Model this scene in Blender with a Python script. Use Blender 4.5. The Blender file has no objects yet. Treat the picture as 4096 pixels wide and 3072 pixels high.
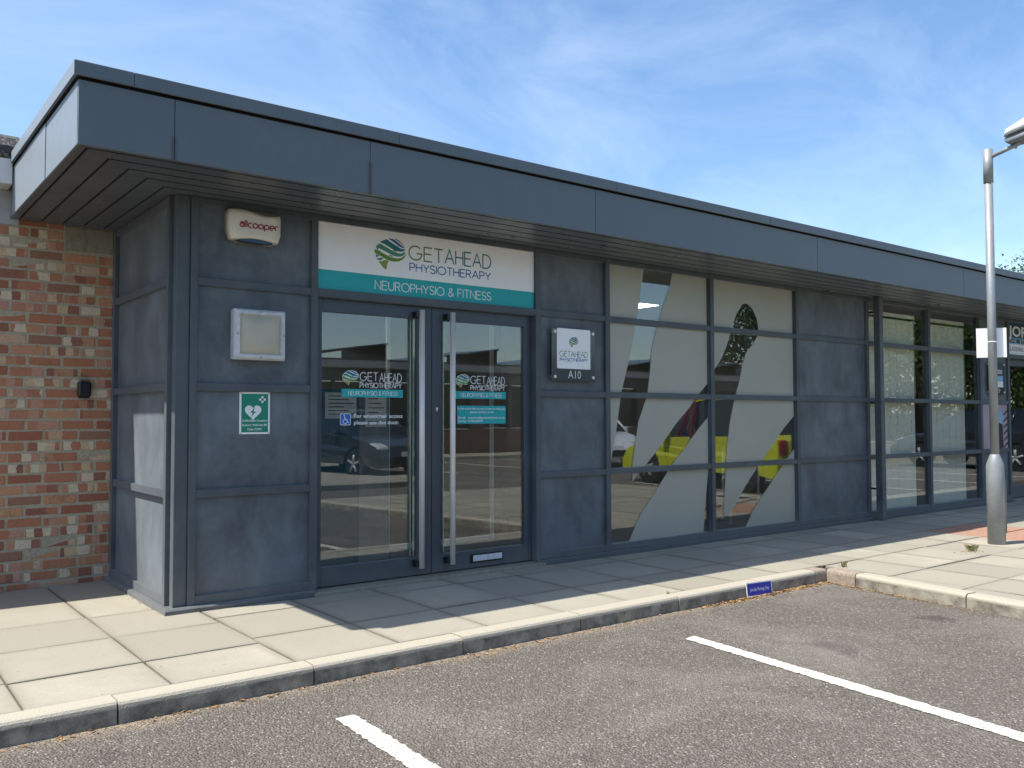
import bpy, bmesh, math, random
from mathutils import Vector, Matrix
from mathutils.geometry import tessellate_polygon
R_ = math.radians
sc = bpy.context.scene
C = sc.collection
random.seed(7)

# ------------------------------------------------------------------ camera
cam = bpy.data.cameras.new('camera'); cam_o = bpy.data.objects.new('camera', cam); C.objects.link(cam_o)
cam.sensor_width = 36.0; cam.lens = 30.967; cam.clip_start = 0.05; cam.clip_end = 2000
_R = Vector((0.79033, -0.612677, -0.00226)); _U = Vector((-0.021683, -0.031657, 0.999264)); _F = Vector((0.612297, 0.789699, 0.038304))
cam_o.matrix_world = Matrix(((_R.x, _U.x, -_F.x, -1.6373), (_R.y, _U.y, -_F.y, -5.5887), (_R.z, _U.z, -_F.z, 1.1931), (0, 0, 0, 1)))
sc.camera = cam_o

# ------------------------------------------------------------------ sun, sky, exposure
SUN = Vector((-1.604, 0.43, 3.03)).normalized()          # towards the sun
sun = bpy.data.lights.new('sun', 'SUN'); sun.energy = 3.6; sun.angle = R_(0.55); sun.color = (1.0, 0.955, 0.88)
sun_o = bpy.data.objects.new('sun', sun); C.objects.link(sun_o)
sun_o.rotation_euler = SUN.to_track_quat('Z', 'Y').to_euler(); sun_o.location = (0, 0, 30)
world = bpy.data.worlds.new('World'); sc.world = world; world.use_nodes = True
wn = world.node_tree.nodes; wl = world.node_tree.links; wn.clear()
sky = wn.new('ShaderNodeTexSky'); sky.sky_type = 'NISHITA'; sky.sun_disc = False
sky.sun_elevation = math.asin(SUN.z); sky.sun_rotation = math.atan2(SUN.x, SUN.y)
sky.air_density = 1.0; sky.dust_density = 1.0; sky.ozone_density = 1.3; sky.altitude = 60
tc = wn.new('ShaderNodeTexCoord')
mp = wn.new('ShaderNodeMapping'); mp.inputs['Rotation'].default_value = (0.25, 0.15, 0.9); mp.inputs['Scale'].default_value = (0.9, 4.2, 5.5)
nz = wn.new('ShaderNodeTexNoise'); nz.inputs['Scale'].default_value = 1.5; nz.inputs['Detail'].default_value = 9; nz.inputs['Roughness'].default_value = 0.62; nz.inputs['Distortion'].default_value = 0.6
rp = wn.new('ShaderNodeValToRGB'); rp.color_ramp.elements[0].position = 0.40; rp.color_ramp.elements[1].position = 0.95
rp.color_ramp.elements[1].color = (0.21, 0.21, 0.21, 1)
mx = wn.new('ShaderNodeMix'); mx.data_type = 'RGBA'; mx.inputs[7].default_value = (7.6, 7.9, 8.3, 1)
bg = wn.new('ShaderNodeBackground'); bg.inputs['Strength'].default_value = 0.127
ow = wn.new('ShaderNodeOutputWorld')
wl.new(tc.outputs['Generated'], mp.inputs['Vector']); wl.new(mp.outputs[0], nz.inputs['Vector']); wl.new(nz.outputs['Fac'], rp.inputs['Fac'])
wl.new(rp.outputs['Color'], mx.inputs[0]); hs = wn.new('ShaderNodeHueSaturation'); hs.inputs['Saturation'].default_value = 1.14; hs.inputs['Value'].default_value = 0.96; wl.new(sky.outputs[0], hs.inputs['Color']); wl.new(hs.outputs[0], mx.inputs[6]); wl.new(mx.outputs[2], bg.inputs['Color']); wl.new(bg.outputs[0], ow.inputs['Surface'])
sc.view_settings.view_transform = 'Standard'; sc.view_settings.look = 'None'; sc.view_settings.gamma = 1.0
sc.view_settings.exposure = 0.93
try: sc.view_settings.use_curve_mapping = False
except Exception: pass
sc.cycles.use_denoising = True
sc.cycles.max_bounces = 8; sc.cycles.transparent_max_bounces = 24; sc.cycles.sample_clamp_indirect = 6.0

# ------------------------------------------------------------------ helpers
def link(name, me, m=None, parent=None, loc=(0, 0, 0), rot=(0, 0, 0)):
    o = bpy.data.objects.new(name, me); C.objects.link(o)
    if m is not None and me is not None and not me.materials: me.materials.append(m)
    o.location = loc; o.rotation_euler = rot
    if parent is not None: o.parent = parent
    return o
def thing(name, label, cat, loc=(0, 0, 0), rz=0.0, group=None):
    o = bpy.data.objects.new(name, None); C.objects.link(o); o.location = loc; o.rotation_euler = (0, 0, rz)
    o.empty_display_size = 0.1
    return tag(o, label, cat, group)
def tag(o, label, cat, group=None):
    o['label'] = label; o['category'] = cat
    if group: o['group'] = group
    return o
def part(name, parent):
    o = bpy.data.objects.new(name, None); C.objects.link(o); o.parent = parent; o.empty_display_size = 0.05
    return o
def struct(o): o['kind'] = 'structure'; return o
def stuff(o): o['kind'] = 'stuff'; return o
def mesh_bm(bm, name='m', smooth=False):
    me = bpy.data.meshes.new(name); bmesh.ops.recalc_face_normals(bm, faces=bm.faces); bm.to_mesh(me); bm.free()
    if smooth:
        for p in me.polygons: p.use_smooth = True
    return me
def bm_box(bm, x0, x1, y0, y1, z0, z1, bev=0.0, seg=1):
    vs = [bm.verts.new(v) for v in ((x0,y0,z0),(x1,y0,z0),(x1,y1,z0),(x0,y1,z0),(x0,y0,z1),(x1,y0,z1),(x1,y1,z1),(x0,y1,z1))]
    fs = [bm.faces.new([vs[i] for i in f]) for f in ((3,2,1,0),(4,5,6,7),(0,1,5,4),(1,2,6,5),(2,3,7,6),(3,0,4,7))]
    if bev > 0:
        es = list({e for f in fs for e in f.edges})
        bmesh.ops.bevel(bm, geom=es, offset=bev, segments=seg, affect='EDGES', profile=0.5)
def box(name, x0, x1, y0, y1, z0, z1, m, parent=None, bev=0.0, seg=1, loc=(0,0,0), rot=(0,0,0)):
    bm = bmesh.new(); bm_box(bm, x0, x1, y0, y1, z0, z1, bev, seg)
    return link(name, mesh_bm(bm, name), m, parent, loc, rot)
def bm_prism(bm, pts, f0, f1, bev=0.0):
    a = [bm.verts.new(f0(p)) for p in pts]; b = [bm.verts.new(f1(p)) for p in pts]; n = len(pts)
    fs = [bm.faces.new(a[::-1]), bm.faces.new(b)]
    for i in range(n): fs.append(bm.faces.new((a[i], a[(i+1) % n], b[(i+1) % n], b[i])))
    if bev > 0:
        es = list({e for f in fs for e in f.edges}); bmesh.ops.bevel(bm, geom=es, offset=bev, segments=1, affect='EDGES')
def prism_xy(name, pts, z0, z1, m, parent=None, bev=0.0):
    bm = bmesh.new(); bm_prism(bm, pts, lambda p: (p[0], p[1], z0), lambda p: (p[0], p[1], z1), bev)
    return link(name, mesh_bm(bm, name), m, parent)
def prism_xz(name, pts, y0, y1, m, parent=None, bev=0.0):
    bm = bmesh.new(); bm_prism(bm, pts, lambda p: (p[0], y0, p[1]), lambda p: (p[0], y1, p[1]), bev)
    return link(name, mesh_bm(bm, name), m, parent)
def flat_xz(polys, y):
    """flat print: polygons in the XZ plane"""
    vs, fs = [], []
    for poly in polys:
        b = len(vs); vs += [(p[0], y, p[1]) for p in poly]
        for t in tessellate_polygon([[Vector((p[0], p[1], 0)) for p in poly]]): fs.append([b + i for i in t])
    me = bpy.data.meshes.new('print'); me.from_pydata(vs, [], fs); me.update(); return me
def print_xz(name, polys, y, m, parent): return link(name, flat_xz(polys, y), m, parent)
def rect(x0, x1, z0, z1): return [(x0, z0), (x1, z0), (x1, z1), (x0, z1)]
def bm_tube(bm, pts, radii, seg=12, cap=True):
    rings = []
    for i, p in enumerate(pts):
        p = Vector(p); d = (Vector(pts[min(i+1, len(pts)-1)]) - Vector(pts[max(i-1, 0)])).normalized()
        a = d.orthogonal().normalized() if i == 0 else (rings_a - d * rings_a.dot(d)).normalized()
        rings_a = a; b = d.cross(a); r = radii[i] if hasattr(radii, '__len__') else radii
        rings.append([bm.verts.new(p + (a * math.cos(2*math.pi*k/seg) + b * math.sin(2*math.pi*k/seg)) * r) for k in range(seg)])
    for u, v in zip(rings, rings[1:]):
        for k in range(seg):
            f = bm.faces.new((u[k], u[(k+1) % seg], v[(k+1) % seg], v[k])); f.smooth = True
    if cap: bm.faces.new(rings[0][::-1]); bm.faces.new(rings[-1])
def tube(name, pts, radii, m, parent=None, seg=12, loc=(0,0,0)):
    bm = bmesh.new(); bm_tube(bm, pts, radii, seg); return link(name, mesh_bm(bm, name), m, parent, loc)
# ---- lettering: a thin stroke alphabet, and the built-in font for small print
def arc(cx, cy, rx, ry, a0, a1, n=14): return [(cx + rx*math.cos(R_(a0+(a1-a0)*i/n)), cy + ry*math.sin(R_(a0+(a1-a0)*i/n))) for i in range(n+1)]
GL = {
 'G': (.95, [arc(.48,.5,.48,.5,45,350) + [(.95,.47),(.56,.47)]]), 'E': (.6, [[(.6,1),(0,1),(0,0),(.6,0)],[(0,.53),(.55,.53)]]),
 'T': (.66, [[(0,1),(.66,1)],[(.33,1),(.33,0)]]), 'A': (.82, [[(0,0),(.41,1),(.82,0)],[(.15,.36),(.67,.36)]]),
 'H': (.68, [[(0,0),(0,1)],[(.68,0),(.68,1)],[(0,.53),(.68,.53)]]), 'D': (.78, [[(0,0),(0,1),(.28,1)]+arc(.28,.5,.5,.5,90,-90)+[(0,0)]]),
 'P': (.58, [[(0,0),(0,1),(.32,1)]+arc(.32,.74,.26,.26,90,-90)+[(0,.48)]]), 'R': (.62, [[(0,0),(0,1),(.32,1)]+arc(.32,.74,.26,.26,90,-90)+[(0,.48)],[(.3,.48),(.62,0)]]),
 'Y': (.7, [[(0,1),(.35,.45),(.7,1)],[(.35,.45),(.35,0)]]), 'S': (.56, [arc(.28,.75,.26,.25,25,270)+arc(.28,.25,.28,.25,90,-155)[1:]]),
 'I': (.02, [[(.01,0),(.01,1)]]), 'O': (.98, [arc(.49,.5,.49,.5,0,360,24)]), 'N': (.7, [[(0,0),(0,1),(.7,0),(.7,1)]]),
 'U': (.66, [[(0,1),(0,.33)]+arc(.33,.33,.33,.33,180,360)+[(.66,1)]]), 'F': (.56, [[(.56,1),(0,1),(0,0)],[(0,.53),(.5,.53)]]),
 '&': (.74, [[(.74,0),(.2,.66),(.16,.82),(.24,.96),(.36,1),(.48,.94),(.5,.8),(.42,.66),(.12,.42),(.03,.24),(.1,.06),(.28,0),(.5,.08),(.72,.42)]]),
 ' ': (.22, []),
 'a': (.84, [[(.1,1),(.84,1),(.84,0)], arc(.42,.36,.36,.36,60,300)+[(.84,.02)]]), 'l': (.18, [[(.09,0),(.09,1.5)]]),
 'c': (.8, [[(.8,1)]+arc(.5,.5,.5,.5,90,270)+[(.8,0)]]), 'o': (1.05, [arc(.52,.5,.52,.5,0,360,24)]), 'p': (1., [[(0,-.5),(0,.5)]+arc(.5,.5,.5,.5,180,-180,24)]),
 'e': (1., [[(0,.48),(1,.48)]+arc(.5,.5,.5,.5,0,290,20)]), 'r': (.6, [[(0,0),(0,.6)]+arc(.4,.6,.4,.4,180,90,6)+[(.6,1)]]),
}
def ribbon(path, w):
    out = []; n = len(path); closed = (Vector(path[0]) - Vector(path[-1])).length < 1e-6
    P = [Vector(p) for p in path]; L = []; Rr = []
    for i in range(n):
        d0 = (P[i] - P[i-1]) if i > 0 else ((P[0] - P[-2]) if closed else P[1] - P[0])
        d1 = (P[i+1] - P[i]) if i < n-1 else ((P[1] - P[0]) if closed else P[-1] - P[-2])
        if d0.length < 1e-9: d0 = d1
        if d1.length < 1e-9: d1 = d0
        d0.normalize(); d1.normalize(); n0 = Vector((-d0.y, d0.x)); n1 = Vector((-d1.y, d1.x)); m = n0 + n1
        m = n0 if m.length < 1e-6 else m.normalized(); k = max(.45, m.dot(n0)); m = m * (w/2/k)
        L.append(P[i] + m); Rr.append(P[i] - m)
    for i in range(n-1): out.append([L[i], L[i+1], Rr[i+1], Rr[i]])
    return out
def strokes(txt, x0, x1, z0, h, w, gap=.17):
    tot = sum(GL[c][0] for c in txt) + gap * (len(txt)-1); sx = (x1 - x0) / tot; x = 0; polys = []
    for c in txt:
        for path in GL[c][1]:
            polys += ribbon([(x0 + (x + p[0]) * sx, z0 + p[1] * h) for p in path], w)
        x += GL[c][0] + gap
    return polys
def stroke_text(name, txt, x0, x1, z0, h, w, y, m, parent, gap=.17):
    vs, fs = [], []
    for q in strokes(txt, x0, x1, z0, h, w, gap):
        b = len(vs); vs += [(p[0], y, p[1]) for p in q]; fs.append([b, b+1, b+2, b+3])
    me = bpy.data.meshes.new(name); me.from_pydata(vs, [], fs); me.update(); return link(name, me, m, parent)
def font_text(name, txt, x0, x1, z0, h, y, m, parent, bold=0.0, mirror=False):
    cu = bpy.data.curves.new('t', 'FONT'); cu.body = txt; cu.size = 1; cu.offset = bold; cu.resolution_u = 3
    to = bpy.data.objects.new('t', cu); me = bpy.data.meshes.new_from_object(to); bpy.data.objects.remove(to)
    xs = [v.co.x for v in me.vertices]; ys = [v.co.y for v in me.vertices if True]; ax, bx_ = min(xs), max(xs); ay = 0.0; by = max(ys)
    for v in me.vertices:
        t = (v.co.x - ax) / (bx_ - ax); t = 1 - t if mirror else t
        v.co = (x0 + t * (x1 - x0), y, z0 + (v.co.y - ay) / (by - ay) * h)
    me.materials.clear(); return link(name, me, m, parent)

# ------------------------------------------------------------------ materials
class NT:
    def __init__(s, name):
        s.m = bpy.data.materials.new(name); s.m.use_nodes = True; s.t = s.m.node_tree; s.n = s.t.nodes; s.l = s.t.links
        s.b = s.n['Principled BSDF']; s.out = s.n['Material Output']
    def node(s, t, **kw):
        n = s.n.new(t)
        for k, v in kw.items():
            if k in n.inputs: n.inputs[k].default_value = v
            else: setattr(n, k, v)
        return n
    def pos(s): return s.node('ShaderNodeNewGeometry').outputs['Position']
    def obj(s): return s.node('ShaderNodeTexCoord').outputs['Object']
    def rnd(s): return s.node('ShaderNodeObjectInfo').outputs['Random']
    def map(s, v, scale=(1,1,1), rot=(0,0,0)):
        n = s.node('ShaderNodeMapping', Scale=scale, Rotation=rot); s.l.new(v, n.inputs['Vector']); return n.outputs[0]
    def noise(s, v, scale, detail=4, rough=.55, dist=0.0, out='Fac'):
        n = s.node('ShaderNodeTexNoise', Scale=scale, Detail=detail, Roughness=rough, Distortion=dist); s.l.new(v, n.inputs['Vector']); return n.outputs[out]
    def voro(s, v, scale, feature='F1', out='Distance'):
        n = s.node('ShaderNodeTexVoronoi'); n.feature = feature; n.inputs['Scale'].default_value = scale; s.l.new(v, n.inputs['Vector']); return n.outputs[out]
    def ramp(s, f, stops, interp='LINEAR'):
        n = s.node('ShaderNodeValToRGB'); cr = n.color_ramp; cr.interpolation = interp
        while len(cr.elements) < len(stops): cr.elements.new(0.5)
        for e, (p, c) in zip(cr.elements, stops):
            e.position = p; e.color = (c, c, c, 1) if not hasattr(c, '__len__') else (*c, 1)
        s.l.new(f, n.inputs['Fac']); return n.outputs['Color']
    def mix(s, f, a, b, mode='MIX'):
        n = s.node('ShaderNodeMix', data_type='RGBA', blend_type=mode)
        for i, v in ((0, f), (6, a), (7, b)):
            if hasattr(v, 'is_output') or hasattr(v, 'links'): s.l.new(v, n.inputs[i])
            elif hasattr(v, '__len__'): n.inputs[i].default_value = (*v, 1)
            else: n.inputs[i].default_value = v
        return n.outputs[2]
    def math(s, op, a, b=0.0):
        n = s.node('ShaderNodeMath', operation=op)
        for i, v in ((0, a), (1, b)):
            if hasattr(v, 'links'): s.l.new(v, n.inputs[i])
            else: n.inputs[i].default_value = v
        return n.outputs[0]
    def color(s, v): s.l.new(v, s.b.inputs['Base Color'])
    def rough(s, v):
        if hasattr(v, 'links'): s.l.new(v, s.b.inputs['Roughness'])
        else: s.b.inputs['Roughness'].default_value = v
    def bump(s, h, strength=.3, dist=.01):
        n = s.node('ShaderNodeBump', Strength=strength, Distance=dist); s.l.new(h, n.inputs['Height']); s.l.new(n.outputs[0], s.b.inputs['Normal'])
def simple(name, col, rough=.5, metal=0.0, var=.12, scale=9.0, spec=.5):
    t = NT(name); v = t.noise(t.pos(), scale, 5); c2 = tuple(c * (1 - var) for c in col); c3 = tuple(min(1, c * (1 + var)) for c in col)
    t.color(t.ramp(v, [(.3, c2), (.7, c3)])); t.rough(rough); t.b.inputs['Metallic'].default_value = metal
    t.b.inputs['Specular IOR Level'].default_value = spec; return t.m
M = {}
def mk_paint(name, a, b, rough, smudge):
    t = NT(name); p = t.pos()
    n1 = t.noise(t.map(p, (1.0, 1.0, .8)), 2.8, 7, .66, .35); n2 = t.noise(t.map(p, (7, 7, 1.3)), 2.0, 4, .6)
    f = t.math('ADD', t.math('MULTIPLY', n1, .86), t.math('MULTIPLY', n2, .14))
    col = t.ramp(f, [(.36, a), (.5, tuple((x+y)/2*.93 for x, y in zip(a, b))), (.68, b)])
    sp = t.noise(p, 160, 2, .5); col = t.mix(t.ramp(sp, [(.70, 0.0), (.76, smudge)]), col, (.34, .37, .38))
    sx_ = t.node('ShaderNodeSeparateXYZ'); t.l.new(p, sx_.inputs[0]); wob = t.math('MULTIPLY', t.math('SUBTRACT', n1, .5), .06)
    if 'fascia' in name:          # run-off streaks under two of the panel joints
        for jx_, top_ in ((-.178, 2.73), (1.021, 2.80)):
            d_ = t.math('ABSOLUTE', t.math('SUBTRACT', t.math('ADD', sx_.outputs['X'], wob), jx_))
            f_ = t.math('MULTIPLY', t.ramp(d_, [(.008, .75), (.026, 0.0)]), t.math('LESS_THAN', sx_.outputs['Z'], top_)); col = t.mix(f_, col, (.045, .045, .045))
    else:                         # splash dirt low on the wall
        lowd = t.ramp(t.math('ADD', sx_.outputs['Z'], t.math('MULTIPLY', t.math('SUBTRACT', t.noise(p, 7, 6, .7), .5), .30)), [(.02, .55), (.24, 0.0)]); col = t.mix(lowd, col, (.17, .165, .15))
    t.color(col); t.rough(t.ramp(n1, [(.3, rough - .06), (.7, rough + .12)])); t.bump(t.noise(p, 260, 2), .05, .002); t.b.inputs['Sheen Weight'].default_value = (.5 if 'fascia' in name else .3) if smudge <= .05 else (0.0 if 'soffit' in name else .2); t.b.inputs['Sheen Roughness'].default_value = .45; t.b.inputs['Sheen Tint'].default_value = (.75, .85, .95, 1); return t.m
M['paint'] = mk_paint('anthracite_paint', (.050, .063, .071), (.092, .112, .124), .46, .10)
M['panel'] = mk_paint('chalky_anthracite_panel', (.052, .066, .076), (.150, .178, .197), .50, .05)
M['fascia'] = mk_paint('fascia_paint', (.084, .107, .121), (.101, .127, .142), .40, .05)
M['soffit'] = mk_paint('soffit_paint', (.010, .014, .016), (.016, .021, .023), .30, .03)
M['door'] = mk_paint('door_paint', (.038, .052, .068), (.056, .074, .094), .36, .10)
M['gap'] = simple('dark_gap', (.008, .008, .008), .9)
t = NT('concrete_paving'); p = t.pos(); r = t.rnd()
n1 = t.noise(p, 1.6, 6, .6); n2 = t.noise(p, 55, 4, .7); n3 = t.noise(p, 320, 2, .6)
base = t.mix(r, (.285, .266, .208), (.455, .416, .325))
so = t.node('ShaderNodeSeparateXYZ'); t.l.new(t.node('ShaderNodeTexCoord').outputs['Generated'], so.inputs[0])
ex = t.math('SUBTRACT', .5, t.math('ABSOLUTE', t.math('SUBTRACT', so.outputs['X'], .5))); ey = t.math('SUBTRACT', .5, t.math('ABSOLUTE', t.math('SUBTRACT', so.outputs['Y'], .5)))
ed = t.math('MINIMUM', ex, ey); base = t.mix(t.ramp(t.math('ADD', ed, t.math('MULTIPLY', t.math('SUBTRACT', t.noise(p, 14, 6, .75), .5), .12)), [(.0, .62), (.10, 0.0)]), base, (.21, .19, .145))
base = t.mix(t.ramp(t.math('ADD', ed, t.math('MULTIPLY', t.math('SUBTRACT', t.noise(p, 40, 4, .7), .5), .02)), [(.006, .8), (.020, 0.0)]), base, (.10, .086, .064))
base = t.mix(t.ramp(n1, [(.38, .7), (.62, 0.0)]), base, (.31, .285, .225))
base = t.mix(t.ramp(n2, [(.35, .30), (.62, 0.0)]), base, (.26, .23, .17)); base = t.mix(t.ramp(n3, [(.3, .45), (.6, 0.0)]), base, (.3, .27, .21))
spot = t.voro(p, 9.0); base = t.mix(t.ramp(spot, [(.035, .85), (.055, 0.0)]), base, (.13, .11, .09))
t.color(base); t.rough(.86); t.bump(t.math('ADD', n2, n3), .22, .004); M['slab'] = t.m
t = NT('red_brown_paving'); p = t.pos(); n1 = t.noise(p, 30, 5); t.color(t.ramp(n1, [(.3, (.30, .16, .105)), (.7, (.42, .25, .17))])); t.rough(.88); t.bump(n1, .2, .004); M['redslab'] = t.m
t = NT('joint_sand'); p = t.pos(); n1 = t.noise(p, 40, 5); t.color(t.ramp(n1, [(.3, (.025, .021, .016)), (.7, (.085, .07, .05))])); t.rough(.95); M['joint'] = t.m
t = NT('kerb_concrete'); p = t.pos()
sep = t.node('ShaderNodeSeparateXYZ'); t.l.new(t.node('ShaderNodeNewGeometry').outputs['Normal'], sep.inputs[0])
sx = t.node('ShaderNodeSeparateXYZ'); t.l.new(p, sx.inputs[0])
n1 = t.noise(p, 9, 6, .65); n2 = t.noise(p, 120, 3, .6); hx = t.voro(t.map(p, (1, 1, 1)), 150)
grime = t.ramp(t.math('ADD', t.math('MULTIPLY', sx.outputs['Z'], 9.0), t.math('MULTIPLY', n1, .8)), [(-.0, 1.0), (.32, .55), (.62, 0.0)])
clean = t.mix(n2, (.33, .295, .225), (.50, .455, .36)); dirt = t.mix(t.ramp(n1, [(.35, 0.0), (.65, 1.0)]), (.11, .10, .078), (.37, .335, .26))
dirt = t.mix(t.ramp(hx, [(.1, .5), (.5, 0.0)]), dirt, (.30, .28, .23))
t.color(t.mix(t.ramp(sx.outputs['Z'], [(0.0, 1.0), (1.0, 1.0)]), clean, t.mix(t.ramp(t.math('ADD', sx.outputs['Z'], t.math('MULTIPLY', t.math('SUBTRACT', n1, .5), .035)), [(0.0, 1.0), (1.0, 1.0)]), dirt, dirt)))
# dirt clings to the face below the nosing, with a ragged edge
edge = t.math('ADD', t.math('MULTIPLY', sx.outputs['Z'], -22.0), t.math('MULTIPLY', t.math('SUBTRACT', n1, .5), .9))
t.color(t.mix(t.ramp(edge, [(.30, 0.0), (.62, 1.0)]), clean, dirt)); t.rough(.9); t.bump(t.math('ADD', n2, hx), .35, .005); M['kerb'] = t.m
t = NT('asphalt'); p = t.pos()
v = t.node('ShaderNodeTexVoronoi'); v.inputs['Scale'].default_value = 95; t.l.new(p, v.inputs['Vector'])
g = t.node('ShaderNodeSeparateColor'); t.l.new(v.outputs['Color'], g.inputs[0])
n1 = t.noise(p, .9, 6, .6, .5); n2 = t.noise(p, 6, 5, .65)
stone = t.ramp(g.outputs[0], [(0.0, (.128, .111, .090)), (.55, (.203, .177, .146)), (.86, (.258, .226, .188)), (.955, (.30, .266, .225)), (.99, (.46, .42, .365))])
stone = t.mix(t.ramp(v.outputs['Distance'], [(.34, 0.0), (.70, .7)]), stone, (.085, .074, .063))
stone = t.mix(t.ramp(n1, [(.50, 0.0), (.70, .42)]), stone, (.33, .295, .255)); stone = t.mix(t.ramp(n1, [(.28, .32), (.42, 0.0)]), stone, (.085, .075, .066))
stone = t.mix(t.ramp(n2, [(.64, 0.0), (.78, .28)]), stone, (.24, .21, .17)); oil = t.noise(t.map(p, (1.2, 1.2, 1)), 1.15, 3, .5, .3)
stone = t.mix(t.ramp(oil, [(.66, 0.0), (.74, .5)]), stone, (.03, .027, .025))
sy = t.node('ShaderNodeSeparateXYZ'); t.l.new(p, sy.inputs[0])       # sandy grit swept against the kerb foot
gm = t.ramp(t.math('ADD', t.math('ABSOLUTE', t.math('ADD', sy.outputs['Y'], 1.60)), t.math('MULTIPLY', t.math('SUBTRACT', t.noise(p, 5, 6, .7), .5), .35)), [(.01, .75), (.13, 0.0)])
gm = t.math('MULTIPLY', gm, t.ramp(t.noise(p, 55, 4, .7), [(.40, 0.0), (.58, 1.0)])); stone = t.mix(gm, stone, (.42, .32, .205))
t.color(stone); t.rough(.88); t.b.inputs['Specular IOR Level'].default_value = .25
t.bump(t.ramp(v.outputs['Distance'], [(.0, 1.0), (.7, 0.0)]), .85, .012); M['asphalt'] = t.m
t = NT('white_road_paint'); p = t.pos(); n1 = t.noise(p, 45, 5, .7); n2 = t.voro(p, 95)
t.color(t.mix(t.ramp(t.math('ADD', t.math('MULTIPLY', n1, .7), t.math('MULTIPLY', n2, .45)), [(.56, 0.0), (.70, .8)]), (.74, .72, .615), (.20, .175, .15))); t.rough(.8); t.bump(n2, .5, .006); M['line'] = t.m
# brick: banded multi stock
def mk_brick(name, single):
    t = NT(name); p = t.pos(); sep = t.node('ShaderNodeSeparateXYZ')
    if single: r = t.rnd(); t.l.new(t.obj(), sep.inputs[0])
    else:
        t.l.new(p, sep.inputs[0]); row = t.math('FLOOR', t.math('DIVIDE', t.math('ADD', sep.outputs['Z'], .035), .0763)); odd = t.math('MODULO', row, 2.0)
        col_ = t.math('FLOOR', t.math('DIVIDE', t.math('SUBTRACT', t.math('SUBTRACT', .035, t.math('MULTIPLY', odd, .1115)), sep.outputs['X']), .2275))
        w0 = t.node('ShaderNodeTexWhiteNoise', noise_dimensions='2D'); c0 = t.node('ShaderNodeCombineXYZ'); t.l.new(col_, c0.inputs[0]); t.l.new(row, c0.inputs[1]); t.l.new(c0.outputs[0], w0.inputs['Vector']); r = w0.outputs['Value']
    wob = t.noise(p, 18, 3); u = t.math('ADD', t.math('MULTIPLY', sep.outputs['X'], t.math('ADD', 11.0, t.math('MULTIPLY', r, 10.0))), t.math('MULTIPLY', wob, .55))
    cell = t.math('FLOOR', t.math('ADD', u, t.math('MULTIPLY', r, 37.0)))
    wnz = t.node('ShaderNodeTexWhiteNoise', noise_dimensions='2D'); cmb = t.node('ShaderNodeCombineXYZ'); t.l.new(cell, cmb.inputs[0]); t.l.new(t.math('MULTIPLY', r, 91.7), cmb.inputs[1]); t.l.new(cmb.outputs[0], wnz.inputs['Vector'])
    main = t.ramp(r, [(0.0, (.46, .185, .100)), (.22, (.56, .275, .150)), (.42, (.36, .135, .082)), (.58, (.56, .30, .155)), (.70, (.48, .205, .115)), (.84, (.58, .37, .25)), (.93, (.33, .17, .11))], 'CONSTANT')
    band = t.ramp(wnz.outputs['Value'], [(0.0, (.46, .185, .105)), (.24, (.30, .12, .082)), (.38, (.70, .60, .43)), (.56, (.54, .29, .20)), (.70, (.48, .21, .12)), (.82, (.64, .47, .29)), (.93, (.50, .27, .15))], 'CONSTANT')
    col = t.mix(t.ramp(t.math('FRACT', t.math('MULTIPLY', r, 7.31)), [(.30, 0.0), (.34, .88)]), main, band)
    n1 = t.noise(p, 60, 5, .7); col = t.mix(t.ramp(n1, [(.3, .30), (.62, 0.0)]), col, (.10, .06, .04)); n4 = t.noise(p, 5, 6, .7)
    col = t.mix(t.ramp(n4, [(.60, 0.0), (.70, .6)]), col, (.075, .062, .05)); col = t.mix(t.ramp(t.noise(p, 34, 4, .75), [(.66, 0.0), (.74, .5)]), col, (.48, .42, .33))
    t.color(col); t.rough(.9); t.b.inputs['Specular IOR Level'].default_value = .25; t.bump(n1, .55, .006); return t.m
M['brick'] = mk_brick('multi_stock_brick', True); M['brickfar'] = mk_brick('multi_stock_brick_courses', False)
t = NT('mortar'); p = t.pos(); n1 = t.noise(p, 70, 4); t.color(t.ramp(n1, [(.3, (.32, .275, .19)), (.7, (.47, .41, .295))])); t.rough(.95); t.bump(n1, .4, .004); M['mortar'] = t.m
t = NT('cast_concrete'); p = t.pos(); n1 = t.noise(t.map(p, (3, 3, 1)), 9, 6, .65); t.color(t.ramp(n1, [(.3, (.19, .175, .125)), (.7, (.35, .325, .25))])); t.rough(.9); t.bump(t.noise(p, 90, 4), .25, .004); M['concrete'] = t.m
# thin glazing: mirror-like at both faces, clear between
def mk_glass(name, ior, tint):
    t = NT(name); t.n.remove(t.b); fr = t.node('ShaderNodeFresnel'); bf = t.node('ShaderNodeNewGeometry').outputs['Backfacing']; t.l.new(t.math('ADD', ior, t.math('MULTIPLY', bf, 1/ior - ior)), fr.inputs['IOR']); gl = t.node('ShaderNodeBsdfGlossy', Roughness=0.0); tr = t.node('ShaderNodeBsdfTransparent', Color=(*tint, 1))
    gl.inputs['Color'].default_value = (.93, .96, .97, 1)
    bp = t.node('ShaderNodeBump', Strength=.018, Distance=.02); t.l.new(t.noise(t.pos(), 1.7, 1), bp.inputs['Height']); t.l.new(bp.outputs[0], gl.inputs['Normal'])
    ms = t.node('ShaderNodeMixShader'); t.l.new(fr.outputs[0], ms.inputs[0]); t.l.new(tr.outputs[0], ms.inputs[1]); t.l.new(gl.outputs[0], ms.inputs[2]); t.l.new(ms.outputs[0], t.out.inputs['Surface']); return t.m
M['glass'] = mk_glass('window_glass', 1.85, (.94, .965, .95)); M['film'] = None
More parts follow.
